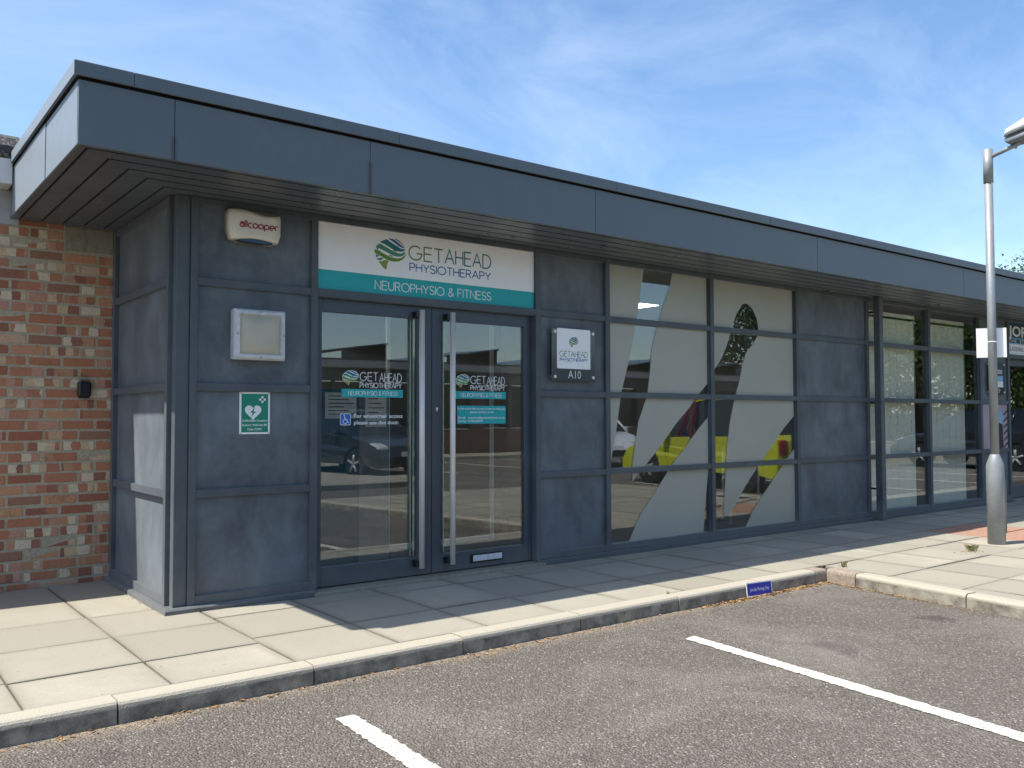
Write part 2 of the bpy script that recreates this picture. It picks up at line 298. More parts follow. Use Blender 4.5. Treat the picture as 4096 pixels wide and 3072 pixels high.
t = NT('frosted_window_film'); p = t.pos(); n1 = t.noise(p, 1.2, 3); t.color(t.ramp(n1, [(.3, (.45, .455, .392)), (.7, (.51, .515, .447))])); t.rough(.33)
tl = t.node('ShaderNodeBsdfTranslucent', Color=(.6, .62, .55, 1)); ms = t.node('ShaderNodeMixShader'); ms.inputs[0].default_value = .30
t.l.new(t.b.outputs[0], ms.inputs[1]); t.l.new(tl.outputs[0], ms.inputs[2]); t.l.new(ms.outputs[0], t.out.inputs['Surface']); M['film'] = t.m
def metal(name, col, rough, scale=30, streak=(1, 1, .06), spangle=0):
    t = NT(name); p = t.pos(); n = t.noise(t.map(p, streak), scale, 4, .6)
    c = t.ramp(n, [(.3, tuple(x*.72 for x in col)), (.7, col)])
    if spangle: c = t.mix(t.ramp(t.voro(p, spangle, 'F1', 'Color'), [(.2, 0.0), (.8, .35)]), c, tuple(x*.62 for x in col))
    t.color(c); t.b.inputs['Metallic'].default_value = .15 if not spangle else .3; t.rough(rough); return t.m
M['steel'] = metal('brushed_steel', (.86, .81, .74), .40); M['galv'] = metal('galvanised_steel', (.33, .35, .355), .55, 12, (1, 1, .4), 140)
M['alu'] = metal('letter_plate_aluminium', (.78, .80, .82), .3); M['lightframe'] = simple('cast_aluminium_frame', (.56, .57, .58), .55, 0, .12, 40)
M['white'] = simple('white_sign_board', (.86, .86, .85), .35, 0, .02); M['teal'] = simple('teal_vinyl', (.0, .36, .37), .4, 0, .03)
M['olive'] = simple('olive_print', (.27, .28, .055), .5, 0, .03); M['blue'] = simple('blue_print', (.010, .11, .36), .5, 0, .03)
M['tealp'] = simple('deep_teal_print', (.008, .17, .18), .5, 0, .03); M['green'] = simple('green_print', (.06, .24, .16), .5, 0, .03); M['lime'] = simple('lime_print', (.12, .25, .02), .5, 0, .03)
M['getgreen'] = simple('lettering_olive', (.15, .17, .03), .5, 0, .03); M['aheadteal'] = simple('lettering_dark_teal', (.03, .16, .15), .5, 0, .03); M['physio'] = simple('lettering_blue', (.03, .14, .38), .5, 0, .03)
M['vinyl'] = simple('white_vinyl', (.78, .80, .79), .5, 0, .02); M['paper'] = simple('notice_paper', (.66, .66, .62), .8, 0, .03); M['ink'] = simple('printed_ink', (.03, .03, .035), .7)
M['cream'] = simple('cream_plastic', (.66, .63, .52), .35, 0, .05); M['creamdark'] = simple('weathered_plastic', (.26, .24, .19), .6); M['lens'] = simple('blue_lens', (.008, .018, .05), .15); M['redtext'] = simple('dark_red_lettering', (.26, .008, .03), .5, 0, .02)
M['diffuser'] = simple('aged_opal_diffuser', (.46, .43, .33), .38, 0, .06, 6); M['screw'] = metal('screw_steel', (.35, .35, .34), .4)
M['defib'] = simple('safety_green', (.0, .215, .125), .4, 0, .03); M['black'] = simple('black_plastic', (.010, .011, .012), .32, 0, .2)
M['smoke'] = simple('smoked_acrylic', (.060, .070, .072), .12, 0, .04); M['royal'] = simple('royal_blue_sign', (.012, .022, .36), .35, 0, .03)
M['navy'] = simple('navy_sign', (.006, .045, .075), .4, 0, .03); M['skyblue'] = simple('pale_blue_print', (.22, .46, .66), .4, 0, .03); M['wheelblue'] = simple('access_blue', (.004, .13, .46), .4, 0, .03)
M['seal'] = simple('pale_green_glass_edge', (.44, .52, .42), .5); M['blind'] = simple('blind_fabric', (.78, .735, .63), .85, 0, .05, 50); M['room'] = simple('room_wall', (.22, .22, .21), .85, 0, .04); M['carpet'] = simple('carpet', (.060, .060, .062), .95, 0, .25, 60)
M['ceil'] = simple('ceiling_tile', (.30, .30, .28), .9, 0, .04); M['felt'] = None
t = NT('mineral_felt'); p = t.pos(); n1 = t.voro(p, 60, 'F1', 'Color'); t.color(t.ramp(n1, [(.2, (.030, .030, .028)), (.7, (.075, .072, .066)), (.9, (.17, .165, .15))])); t.rough(.95); M['felt'] = t.m
M['upvc'] = simple('white_fascia_board', (.70, .70, .68), .5, 0, .04); M['render'] = simple('grey_render', (.40, .40, .39), .9, 0, .12, 14)
def emis(name, col, s):
    t = NT(name); t.b.inputs['Base Color'].default_value = (*col, 1); t.b.inputs['Emission Color'].default_value = (*col, 1); t.b.inputs['Emission Strength'].default_value = s; return t.m
M['lamp'] = emis('lit_panel', (1.0, .98, .92), 3.0)

# ------------------------------------------------------------------ ground, car park
def sheet(name, x0, x1, y0, y1, z, m):
    me = bpy.data.meshes.new(name); me.from_pydata([(x0,y0,z),(x1,y0,z),(x1,y1,z),(x0,y1,z)], [], [(0,1,2,3)]); me.update(); return link(name, me, m)
HK = -0.095
struct(sheet('ground', -400, 400, -400, 400, HK, M['asphalt']))
KERB_X = lambda y: 4.585 + (y + 1.58) * 0.128            # the side run drifts a little
# paving bed and slabs
def clip(poly, f):
    out = []
    for i, p in enumerate(poly):
        q = poly[(i+1) % len(poly)]; a, b = f(p), f(q)
        if a >= 0: out.append(p)
        if (a >= 0) != (b >= 0):
            k = a / (a - b); out.append((p[0] + (q[0]-p[0])*k, p[1] + (q[1]-p[1])*k))
    return out
bed_pts = [(-9, -1.45), (4.70, -1.45), (4.70 - .62, -6.3), (9.6, -6.3), (9.6, -1.6), (26, -1.6), (26, 1.6), (-9, 1.6)]
pave = struct(prism_xy('pavement', bed_pts, HK - .02, -.022, M['joint']))
rng = random.Random(3)
KB = -1.478                                              # back of the front kerb
XJ = [-2.756, -2.164, -1.572, -.980, -.388, .204, .790, 1.380, 1.965] + [1.965 + .546 * k for k in range(1, 23)]
def slab(x0, x1, ya, yb, cut=None):
    g = .0035 + rng.random() * .0025
    poly = [(x0+g, ya+g), (x1-g, ya+g), (x1-g, yb-g), (x0+g, yb-g)]
    if cut: poly = clip(poly, cut)
    if len(poly) < 3: return
    cx, cy = (x0+x1)/2, (ya+yb)/2
    red = 7.25 < cx < 8.7 and -1.8 < cy < -1.1
    s_ = prism_xy('paving_slab', [(q[0]-cx, q[1]-cy) for q in poly], -.05, 0, M['redslab'] if red else M['slab'], pave, .0025)
    s_.location = (cx, cy, rng.uniform(-.003, .002)); s_.rotation_euler = (rng.uniform(-.002, .002), rng.uniform(-.002, .002), 0)
for x0, x1 in zip(XJ, XJ[1:]):
    if x1 < .21:                                         # open corner left of the bay
        for yb, ya in zip([1.43, .795, .185, -.418, -1.020], [.795, .185, -.418, -1.020, KB - .004]): slab(x0, x1, ya, yb)
    else:                                                # along the front, and the wide part by the lamp post
        if x0 < .3:                                      # beside the plinth corner
            slab(x0, x1, -.302, -.062)
        else: slab(x0, x1, -.290, -.076)
        slab(x0, x1, -.905, -.290 if x0 > .3 else -.302)
        slab(x0, x1, KB - .004, -.905)
        if x1 > 3.9 and x0 < 9.4:
            for yb, ya in zip([KB - .004, -2.06, -2.64, -3.22, -3.80, -4.38, -4.96, -5.54, -6.12], [-2.06, -2.64, -3.22, -3.80, -4.38, -4.96, -5.54, -6.12, -6.3]): slab(x0, x1, ya, yb, lambda q: q[0] - (KERB_X(q[1]) + .132))
# kerbs
kerb = struct(prism_xy('kerb', [(-9, -1.50), (4.62, -1.50), (4.62, -1.49), (-9, -1.49)], HK - .05, -.03, M['joint']))
def kerb_mesh(L, w=.115, h=.095 + .06):
    prof = [(0, -h), (0, -.030), (.004, -.014), (.012, -.004), (.026, 0), (w, 0), (w, -h)]
    bm = bmesh.new(); bm_prism(bm, prof, lambda p: (0, p[0], p[1]), lambda p: (L, p[0], p[1])); return mesh_bm(bm)
def kerb_stone(x0, x1, y, parent=kerb, m=M['kerb'], name='kerb_stone'):
    o = link(name, kerb_mesh(x1 - x0 - .008), m, parent, (x0 + .004, y + rng.uniform(-.004, .004), rng.uniform(-.003, .003)), (0, 0, rng.uniform(-.003, .003))); return o
jx = [-7.78, -6.89, -6.0, -5.11, -4.22, -3.33, -2.44, -1.537, -.646, .245, 1.12, 1.988, 2.865, 3.75, 4.435]
for a, b in zip(jx, jx[1:]): kerb_stone(a, b, -1.592)
# corner pair in red-brown, then the side run
M['redkerb'] = simple('brown_kerb', (.30, .245, .19), .9, 0, .3, 40)
kerb_stone(4.435, 4.60, -1.592, m=M['redkerb'])
ang = math.atan2(-1, -.128)
y = -1.592; first = True
while y > -6.2:
    L = .27 if first else .885
    o = link('kerb_stone', kerb_mesh(L - .008), M['redkerb'] if first else M['kerb'], kerb, (KERB_X(y) , y, rng.uniform(-.003, .003)), (0, 0, ang)); y -= L * .992; first = False
# parking bay lines
def line(pts, z=HK + .004):
    bm = bmesh.new(); n = 90; r2 = random.Random(int(pts[0][0]*100)); rows = []
    (ax, ay), (bx_, by), (cx, cy), (dx, dy) = pts           # start left, start right, end right, end left
    for i in range(n + 1):
        k = i / n; l = (ax + (dx-ax)*k + r2.uniform(-.006, .006), ay + (dy-ay)*k); rr = (bx_ + (cx-bx_)*k + r2.uniform(-.006, .006), by + (cy-by)*k)
        rows.append((bm.verts.new((*l, z)), bm.verts.new((*rr, z))))
    for u, v in zip(rows, rows[1:]): bm.faces.new((u[0], u[1], v[1], v[0]))
    return struct(link('parking_line', mesh_bm(bm), M['line']))
line([(2.323, -2.12), (2.417, -2.105), (2.236 - .015, -4.1), (2.236 - .12, -4.1)])
line([(2.116, -4.1), (2.221, -4.1), (2.05, -6.5), (1.945, -6.5)])
line([(.102, -2.103), (.195, -2.108), (.13, -3.9), (.035, -3.9)])
line([(.035, -3.9), (.13, -3.9), (.02, -6.4), (-.075, -6.4)])
line([(-2.2, -2.1), (-2.1, -2.1), (-2.25, -6.4), (-2.35, -6.4)])
for xx in (11.0, 13.5, 16.0, 18.5): line([(xx, -2.2), (xx + .1, -2.2), (xx, -6.6), (xx - .1, -6.6)])
for xx in (9.9, 12.4, 14.9, 17.4, 19.9): line([(xx, -11.2), (xx + .1, -11.2), (xx + .1, -16.2), (xx, -16.2)])

# ------------------------------------------------------------------ the building
B = thing('office_unit_building', 'single-storey grey clad unit with deep canopy, glazed doors and a brick side wall', 'building', (0, 0, 0))
ZF, ZC, ZCB = 2.6, 3.026, 2.95
XF, YF, XC, YC = -.663, -.710, -.688, -.735
XE = 17.0
# --- brick side wall
bw = part('brick_wall', B)
box('mortar_bed', -7, .03, 1.4515, 1.75, -.06, 2.83, M['mortar'], bw)
def brick_mesh(L, H=.0655, D=.06, seed=0):
    r2 = random.Random(seed); bm = bmesh.new(); bm_box(bm, -L/2, L/2, -D/2, D/2, -H/2, H/2, .0035)
    for v in bm.verts: v.co += Vector((r2.uniform(-1,1), r2.uniform(-.7,.7), r2.uniform(-1,1))) * .0022
    return mesh_bm(bm)
bms = [brick_mesh(.2125, .0605, seed=s) for s in range(5)]; half = {}
for m_ in bms: m_.materials.append(M['brick'])
PITCH, CH = .2275, .0763
far = bmesh.new()
for c in range(37):
    z = -.035 + CH * c + CH / 2
    if z > 2.80: break
    x = .030; k = 0; off = [.118, .2175, .16, .2175][c % 2 * 1]
    while x > -6.9:
        L = (.106 if c % 2 else .2175) if k == 0 else .2175
        xa = x - L
        if x > -.31 and 2.415 < z < 2.6:
            xx = min(x, -.312)
            if xa > -.31 - .03: x = xa - .01; k += 1; continue
            Lc = xx - xa
            me = brick_mesh(Lc); link('brick', me, M['brick'], bw, ((xx+xa)/2, 1.478, z)); x = xa - .01; k += 1; continue
        if z > 2.6 and x > -.6: x = xa - .01; k += 1; continue
        if xa > -1.75:
            me = bms[rng.randrange(5)] if L > .2 else half.setdefault('h', brick_mesh(.102, .0605, seed=9))
            link('brick', me, M['brick'], bw, ((x+xa)/2 + rng.uniform(-.002, .002), 1.478 + rng.uniform(-.003, .003), z + rng.uniform(-.0015, .0015)))
        else: bm_box(far, xa, x, 1.449, 1.508, z - .030, z + .030)
        x = xa - .01; k += 1
stuff(link('brick_courses', mesh_bm(far), M['brickfar'], bw))
box('padstone', -.303, .028, 1.446, 1.51, 2.42, 2.597, M['concrete'], bw, .004)
# --- main roof edge on the left
er = part('main_roof_edge', B)
box('fascia_board', -7, -.675, 1.245, 1.27, 2.803, 3.018, M['upvc'], er, .003)
box('eaves_soffit', -7, -.675, 1.27, 1.50, 2.803, 2.815, M['upvc'], er)
box('wall_plate', -7, -.60, 1.435, 1.456, 2.56, 2.803, M['render'], er, .004)
bm = bmesh.new(); bm_prism(bm, [(1.235, 2.99), (1.225, 3.06), (1.28, 3.13), (1.40, 3.18), (6.0, 3.75), (6.0, 2.9), (1.30, 2.9)], lambda q: (-7, q[0], q[1]), lambda q: (-.62, q[0], q[1]))
link('felt_roof', mesh_bm(bm), M['felt'], er)
# --- canopy
ca = part('canopy', B)
fj = [XF, -.178, 1.021, 2.958, 5.888, 8.859, 11.8, 14.7, XE]
for a, b in zip(fj, fj[1:]): box('fascia_panel', a + .002, b - .0025, YF, YF + .012, ZF, ZCB - .016, M['fascia'], ca, .0015)
box('fascia_panel', XF, XF + .012, YF + .014, .13, ZF, ZCB - .016, M['fascia'], ca, .0015)
box('fascia_panel', XF - .004, XF + .008, .133, 1.30, ZF - .003, ZCB - .018, M['fascia'], ca, .0015)
box('fascia_backing', XF + .016, XE, YF + .016, YF + .05, ZF + .03, ZCB, M['gap'], ca)
box('fascia_backing', XF + .016, XF + .05, YF + .06, 1.3, ZF + .03, ZCB, M['gap'], ca)
def coping_profile(bm, f):  # d inward, z
    pr = [(0, ZCB), (0, ZC - .004), (.004, ZC), (.34, ZC + .012), (.34, ZC - .03), (.016, ZCB + .06), (.016, ZCB)]
    return pr
cj = [XC, -.398, 1.217, 3.160, 5.115, 7.087, 9.08, 11.1, 13.1, 15.1, XE]
for i, (a, b) in enumerate(zip(cj, cj[1:])):
    bm = bmesh.new(); pr = coping_profile(bm, None)
    g0 = 0 if i == 0 else .002
    v0 = [bm.verts.new((a + (q[0] if i == 0 else g0), YC + q[0], q[1])) for q in pr]; v1 = [bm.verts.new((b - .0015, YC + q[0], q[1])) for q in pr]
    n = len(pr); bm.faces.new(v0[::-1]); bm.faces.new(v1)
    for k in range(n): bm.faces.new((v0[k], v0[(k+1) % n], v1[(k+1) % n], v1[k]))
    link('coping', mesh_bm(bm), M['fascia'], ca)
bm = bmesh.new(); pr = coping_profile(bm, None); n = len(pr)
v0 = [bm.verts.new((XC + q[0], YC + q[0], q[1])) for q in pr]; v1 = [bm.verts.new((XC + q[0], 1.32, q[1])) for q in pr]
bm.faces.new(v0); bm.faces.new(v1[::-1])
for k in range(n): bm.faces.new((v0[k], v1[k], v1[(k+1) % n], v0[(k+1) % n]))
link('coping', mesh_bm(bm), M['fascia'], ca)
box('shadow_gap', XF + .014, XE, YF + .020, YF + .03, ZCB - .002, ZCB + .03, M['gap'], ca)
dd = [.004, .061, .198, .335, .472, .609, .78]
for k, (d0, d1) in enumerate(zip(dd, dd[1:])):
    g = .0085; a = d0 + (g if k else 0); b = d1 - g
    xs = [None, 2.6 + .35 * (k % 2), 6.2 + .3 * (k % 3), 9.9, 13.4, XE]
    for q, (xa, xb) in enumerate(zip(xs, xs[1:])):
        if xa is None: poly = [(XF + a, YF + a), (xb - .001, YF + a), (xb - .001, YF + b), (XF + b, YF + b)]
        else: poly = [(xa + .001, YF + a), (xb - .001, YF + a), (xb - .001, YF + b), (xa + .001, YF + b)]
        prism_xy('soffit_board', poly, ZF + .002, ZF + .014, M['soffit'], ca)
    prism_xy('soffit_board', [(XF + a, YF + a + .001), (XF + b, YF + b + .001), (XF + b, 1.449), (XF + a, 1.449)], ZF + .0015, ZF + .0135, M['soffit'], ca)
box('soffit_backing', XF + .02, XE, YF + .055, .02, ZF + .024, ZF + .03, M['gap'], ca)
box('soffit_backing', XF + .02, .09, .02, 1.45, ZF + .024, ZF + .03, M['gap'], ca)
box('roof_deck', XF + .06, XE, YF + .06, 7.5, ZF + .07, ZC - .07, M['felt'], ca)
# --- curtain wall: mullions, rails, clad panels, panes
cw = part('curtain_wall', B)
mull = [(.145, .189), (.958, 1.008), (2.944, 2.995), (3.737, 3.79), (5.15, 5.202), (6.56, 6.612), (7.95, 8.0), (9.40, 9.452), (10.80, 10.855), (11.655, 11.715), (13.62, 13.68), (15.0, 15.05)]
for a, b in mull: box('mullion', a, b, -.004, .09, .028, 2.598, M['paint'], cw, .002)
rails = [(.030, .085), (.695, .745), (1.368, 1.418), (2.037, 2.087), (2.555, 2.597)]
rows = [(.085, .695), (.745, 1.368), (1.418, 2.037), (2.087, 2.555)]
bays = [(.189, .958, 'p'), (2.995, 3.737, 'p'), (3.79, 5.15, 'g'), (5.202, 6.56, 'g'), (6.612, 7.95, 'p'), (8.0, 9.40, 'g'), (9.452, 10.80, 'g'), (10.855, 11.655, 'q'), (13.68, 15.0, 'p')]
for a, b, kd in bays:
    for z0, z1 in rails: box('rail', a, b, 0, .085, z0, z1, M['paint'], cw, .002)
    for j, (z0, z1) in enumerate(rows):
        if kd == 'g': box('glass_pane', a - .006, b + .006, .036, .044, z0 - .006, z1 + .006, M['glass'], cw)
        elif kd == 'q' and j == 1: box('clad_panel', a - .004, b + .004, .03, .05, z0 - .004, z1 + .004, M['paint'], cw)
        else: box('clad_panel', a - .004, b + .004, .026, .05, z0 - .004, z1 + .004, M['panel'], cw)
        if kd == 'g':
            for s in (0, 1): box('glazing_bead', *( (a, a + .012) if s == 0 else (b - .012, b)), .020, .035, z0, z1, M['paint'], cw)
# corner post and return side
box('corner_post', .058, .142, .014, .11, .028, 2.6, M['paint'], cw, .003)
box('corner_infill', .07, .18, .11, .2, .02, 2.6, M['gap'], cw)
box('mullion', .028, .066, .082, .128, .028, 2.598, M['paint'], cw, .002)
box('mullion', .028, .066, 1.395, 1.446, .028, 2.598, M['paint'], cw, .002)
for z0, z1 in rails: box('rail', .034, .075, .128, 1.395, z0, z1, M['paint'], cw, .002)
for z0, z1 in rows: box('clad_panel', .062, .085, .124, 1.40, z0 - .004, z1 + .004, M['panel'], cw)
pl = [(-.006, -.058), (.985, -.058), (.985, .0), (.06, .0), (.06, 1.44), (-.006, 1.44)]
bm = bmesh.new(); bot = [bm.verts.new((*q, -.03)) for q in pl]; mid = [bm.verts.new((*q, .022)) for q in pl]
ins = [(.004, -.046), (.985, -.046), (.985, .0), (.06, .0), (.06, 1.44), (.004, 1.44)]; top = [bm.verts.new((*q, .030)) for q in ins]
for A_, B_ in ((bot, mid), (mid, top)):
    for k in range(6): bm.faces.new((A_[k], A_[(k+1) % 6], B_[(k+1) % 6], B_[k]))
bm.faces.new(top); bm.faces.new(bot[::-1]); link('plinth', mesh_bm(bm), M['paint'], cw)
for a, b in ((2.95, 11.72), (13.62, 16.9)): box('plinth', a, b, -.020, .06, -.03, .027, M['paint'], cw, .003)
box('solid_end', 15.05, XE, 0, .08, 0, 2.6, M['panel'], cw)
# door heads and threshold
for a, b in ((1.008, 2.944), (11.715, 13.62)):
    box('rail', a, b, -.006, .085, 2.034, 2.088, M['paint'], cw, .002); box('rail', a, b, 0, .085, 2.560, 2.597, M['paint'], cw, .002); box('sign_backing', a, b, .04, .05, 2.088, 2.56, M['panel'], cw)
    box('threshold', a - .04, b + .04, -.075, .10, -.03, .018, M['concrete'], cw, .004)
# --- downpipe
dp = part('downpipe', B)
box('pipe', 7.985, 8.068, -.150, -.066, .004, 1.365, M['paint'], dp, .004); box('pipe', 7.988, 8.065, -.147, -.069, 1.365, 2.6, M['paint'], dp, .004)
for z in (2.42, 1.36, .36):
    box('pipe_collar', 7.982, 8.071, -.153, -.063, z - .004, z + .006, M['paint'], dp); box('pipe_bracket', 8.0, 8.02, -.064, .02, z - .01, z + .012, M['black'], dp)
# --- film graphics on the two big windows
FILM = [
[(3.79,2.56),(4.261,2.569),(4.236,2.433),(4.186,2.195),(4.088,1.793),(3.959,1.414),(3.899,1.108),(3.860,0.932),(3.79,0.70)],
[(4.648,2.566),(5.16,2.569),(5.16,1.54),(5.025,1.431),(4.852,1.272),(4.672,1.127),(4.471,0.935),(4.300,0.790),(4.092,0.618),(4.094,0.764),(4.138,0.975),(4.175,1.154),(4.239,1.286),(4.295,1.403),(4.329,1.603),(4.360,1.822),(4.436,2.045),(4.511,2.220),(4.601,2.398)],
[(5.16,1.21),(5.006,1.090),(4.847,0.944),(4.692,0.811),(4.604,0.738),(4.491,0.616),(4.368,0.481),(4.236,0.365),(4.153,0.256),(4.083,0.149),(4.041,0.080),(5.057,0.089),(5.073,0.241),(5.112,0.518),(5.14,0.675),(5.155,0.814)],
[(5.2,2.57),(6.57,2.57),(6.57,1.22),(6.370,1.077),(6.146,0.881),(5.929,0.700),(5.718,0.507),(5.542,0.317),(5.427,0.226),(5.382,0.211),(5.363,0.230),(5.374,0.381),(5.408,0.700),(5.425,0.879),(5.472,1.131),(5.517,1.275),(5.577,1.439),(5.637,1.569),(5.683,1.717),(5.744,1.849),(5.850,1.937),(5.932,2.025),(5.953,2.121),(5.930,2.213),(5.857,2.311),(5.784,2.350),(5.740,2.354),(5.695,2.344),(5.651,2.296),(5.592,2.227),(5.532,2.113),(5.488,2.019),(5.429,1.889),(5.357,1.778),(5.2,1.62)],
[(6.57,0.87),(6.427,0.760),(6.201,0.568),(6.013,0.408),(5.830,0.244),(5.689,0.071),(6.57,0.071)]]
for f in FILM: print_xz('frosted_film', [f], .0352, M['film'], cw)
# --- door leaves
LOGO = {'olive':[[(155,239),(181,240),(208,231),(233,212),(251,191),(255,182),(235,202),(214,213),(190,228),(167,236)],[(155,160),(186,151),(182,143),(150,152)],[(127,119),(154,111),(152,103),(123,109)],[(175,194),(204,185),(201,178),(172,187)],[(35,60),(59,62),(93,77),(119,69),(107,48),(101,12),(93,5),(85,7),(61,29)]],
'blue':[[(112,233),(127,237),(147,237),(167,231),(192,218),(216,203),(239,190),(255,180),(239,179),(210,186),(186,199),(159,214),(133,227)],[(21,154),(32,153),(29,142),(17,144)]],
'tealp':[[(74,217),(100,229),(108,226),(131,212),(153,203),(179,190),(206,177),(231,170),(256,174),(254,164),(241,155),(218,149),(190,150),(161,157),(131,170),(101,182),(77,192),(53,198),(45,197),(59,211)]],
'green':[[(37,188),(61,186),(85,175),(111,164),(141,151),(171,142),(202,135),(231,138),(259,156),(255,141),(241,123),(216,113),(190,110),(161,113),(131,123),(101,134),(71,145),(41,154),(9,155),(19,174)],[(11,108),(41,104),(31,93),(12,87)],[(14,78),(31,80),(53,90),(75,84),(57,71),(41,68),(25,71)]],
'lime':[[(0,144),(13,143),(41,136),(67,123),(101,111),(131,102),(161,97),(194,97),(223,103),(247,120),(264,142),(260,122),(241,98),(210,79),(172,70),(137,71),(109,75),(81,86),(53,99),(25,110),(5,115),(1,128)]]}
def logo(x0, x1, z0, z1, y, parent, back=None):
    f = lambda q: (x0 + q[0] / 264 * (x1 - x0), z0 + (q[1] - 5) / 235 * (z1 - z0))
    if back:
        out = [(35,58),(93,3),(103,10),(122,68),(210,76),(262,120),(268,160),(255,195),(215,232),(160,242),(100,236),(40,205),(5,165),(-4,140),(6,90)]
        print_xz('logo_backing', [[f(q) for q in out]], y + .0006, M[back], parent)
    for k, polys in LOGO.items():
        for p_ in polys: print_xz('logo_shape', [[f(q) for q in p_]], y, M[k], parent)
def leaf(name_label, x0, x1, hinge):
    d = part('door_leaf', B); d['label'] = name_label; yf, yb = .058, .105
    z0, z1 = .028, 2.030
    sl, sr = (.055, .125) if hinge == 'l' else (.085, .075)
    box('stile', x0, x0 + sl, yf, yb, z0, z1, M['door'], d, .002); box('stile', x1 - sr, x1, yf, yb, z0, z1, M['door'], d, .002)
    box('top_rail', x0 + sl, x1 - sr, yf, yb, 1.938, z1, M['door'], d, .002); box('bottom_rail', x0 + sl, x1 - sr, yf, yb, z0, .160, M['door'], d, .002)
    box('glass_pane', x0 + sl - .005, x1 - sr + .005, .076, .084, .155, 1.943, M['glass'], d)
    for q in (0, 1):
        xx = x1 - sr - .018 if hinge == 'l' else x0 + sl + .006
        box('glass_edge_strip', xx - .028 * (q if hinge == 'l' else -q), xx - .028 * (q if hinge == 'l' else -q) + .010, .088, .1, .165, 1.933, M['seal'], d)
    return d
dl = leaf('left glazed door leaf with wheelchair notice', 1.012, 1.9685, 'l'); dr = leaf('right glazed door leaf with letter plate', 1.9735, 2.940, 'r')
def pull(d, x):
    h = part('pull_handle', d); pts = [(x, -.005, .085), (x, -.005, 1.998)]
    tube('bar', pts, .0215, M['steel'], h, 20)
    for z in (.118, 1.965): box('handle_foot', x - .045, x + .004, -.004, .058, z - .022, z + .022, M['black'], h, .003)
# pull bars stand proud of the leaf: shift so they meet the sight lines
pull(dl, 1.845); pull(dr, 2.120)
GY = .0745
def door_graphics(d, x0, x1, dx):
    logo(x0, x0 + .127, 1.428, 1.534, GY, d, 'vinyl')
    stroke_text('door_lettering', 'GET', x0 + .139, x0 + .285, 1.462, .060, .0048, GY, M['vinyl'], d); stroke_text('door_lettering', 'AHEAD', x0 + .298, x1 - .012, 1.458, .062, .0048, GY, M['vinyl'], d)
    stroke_text('door_lettering', 'PHYSIOTHERAPY', x0 + .139, x1 - .012, 1.412, .036, .0045, GY, M['vinyl'], d)
    print_xz('teal_strip', [rect(x0 - .006, x1, 1.343, 1.401)], GY, M['teal'], d)
    stroke_text('door_lettering', 'NEUROPHYSIO & FITNESS', x0 + .045, x1 - .045, 1.357, .029, .0034, GY - .0008, M['vinyl'], d)
door_graphics(dl, 1.234, 1.728, 0); door_graphics(dr, 2.204, 2.690, 0)
# wheelchair notice
bm = bmesh.new()
def rrect(x0, x1, z0, z1, r, n=4):
    o = []
    for cx, cz, a in ((x1-r, z1-r, 0), (x0+r, z1-r, 90), (x0+r, z0+r, 180), (x1-r, z0+r, 270)): o += arc(cx, cz, r, r, a, a+90, n)
    return o
print_xz('wheelchair_plate', [rrect(1.218, 1.300, 1.143, 1.226, .01)], GY, M['vinyl'], dl); print_xz('wheelchair_plate', [rrect(1.222, 1.296, 1.147, 1.222, .008)], GY - .0006, M['wheelblue'], dl)
wx, wz = 1.222, 1.147; S = .074
wc = [arc(wx+.36*S, wz+.88*S, .07*S, .07*S, 0, 360, 10)] + ribbon([(wx+.38*S, wz+.78*S), (wx+.40*S, wz+.48*S), (wx+.66*S, wz+.46*S), (wx+.76*S, wz+.2*S), (wx+.86*S, wz+.22*S)], .07*S) + ribbon([(wx+.39*S, wz+.62*S), (wx+.6*S, wz+.62*S)], .06*S) + ribbon(arc(wx+.45*S, wz+.30*S, .21*S, .21*S, 120, 350, 12), .055*S)
print_xz('wheelchair_symbol', wc, GY - .0012, M['vinyl'], dl)
font_text('door_lettering', 'For wheelchair access', 1.327, 1.725, 1.195, .027, GY, M['vinyl'], dl, .012); font_text('door_lettering', 'please use this door', 1.327, 1.690, 1.148, .027, GY, M['vinyl'], dl, .012)
print_xz('contact_notice', [rect(2.214, 2.688, 1.147, 1.288)], GY, M['teal'], dr)
for tx, a, b, z in (('In the event that no one is here to help you', 2.220, 2.682, 1.258), ('please contact us on:', 2.338, 2.570, 1.231), ('Email:', 2.224, 2.292, 1.187), ('enquiries@getaheadphysio.co.uk', 2.320, 2.678, 1.187), ('Mobile:', 2.224, 2.302, 1.160), ('07786438349', 2.318, 2.458, 1.160)):
    font_text('door_lettering', tx, a, b, z, .017, GY - .0008, M['vinyl'], dr, .012)
lp = part('letter_plate', dr); box('plate_frame', 2.325, 2.632, .044, .0575, .068, .132, M['black'], lp, .003); box('flap', 2.342, 2.622, .036, .0435, .078, .124, M['alu'], lp, .003)
tube('lock_cylinder', [(2.012, .0575, 1.265), (2.012, .046, 1.265)], .009, M['steel'], dr, 12); box('lock_cylinder', 2.008, 2.016, .047, .0575, 1.243, 1.258, M['steel'], dr)
# neighbour's doors
for a, b, lb in ((11.72, 12.665, 'left leaf of the neighbouring glazed door'), (12.67, 13.615, 'right leaf of the neighbouring glazed door')):
    d = part('door_leaf', B); d['label'] = lb
    box('stile', a, a + .07, .058, .105, .028, 2.03, M['door'], d, .002); box('stile', b - .07, b, .058, .105, .028, 2.03, M['door'], d, .002)
    box('top_rail', a + .07, b - .07, .058, .105, 1.93, 2.03, M['door'], d, .002); box('bottom_rail', a + .07, b - .07, .058, .105, .028, .2, M['door'], d, .002)
    box('glass_pane', a + .065, b - .065, .076, .084, .195, 1.935, M['glass'], d)
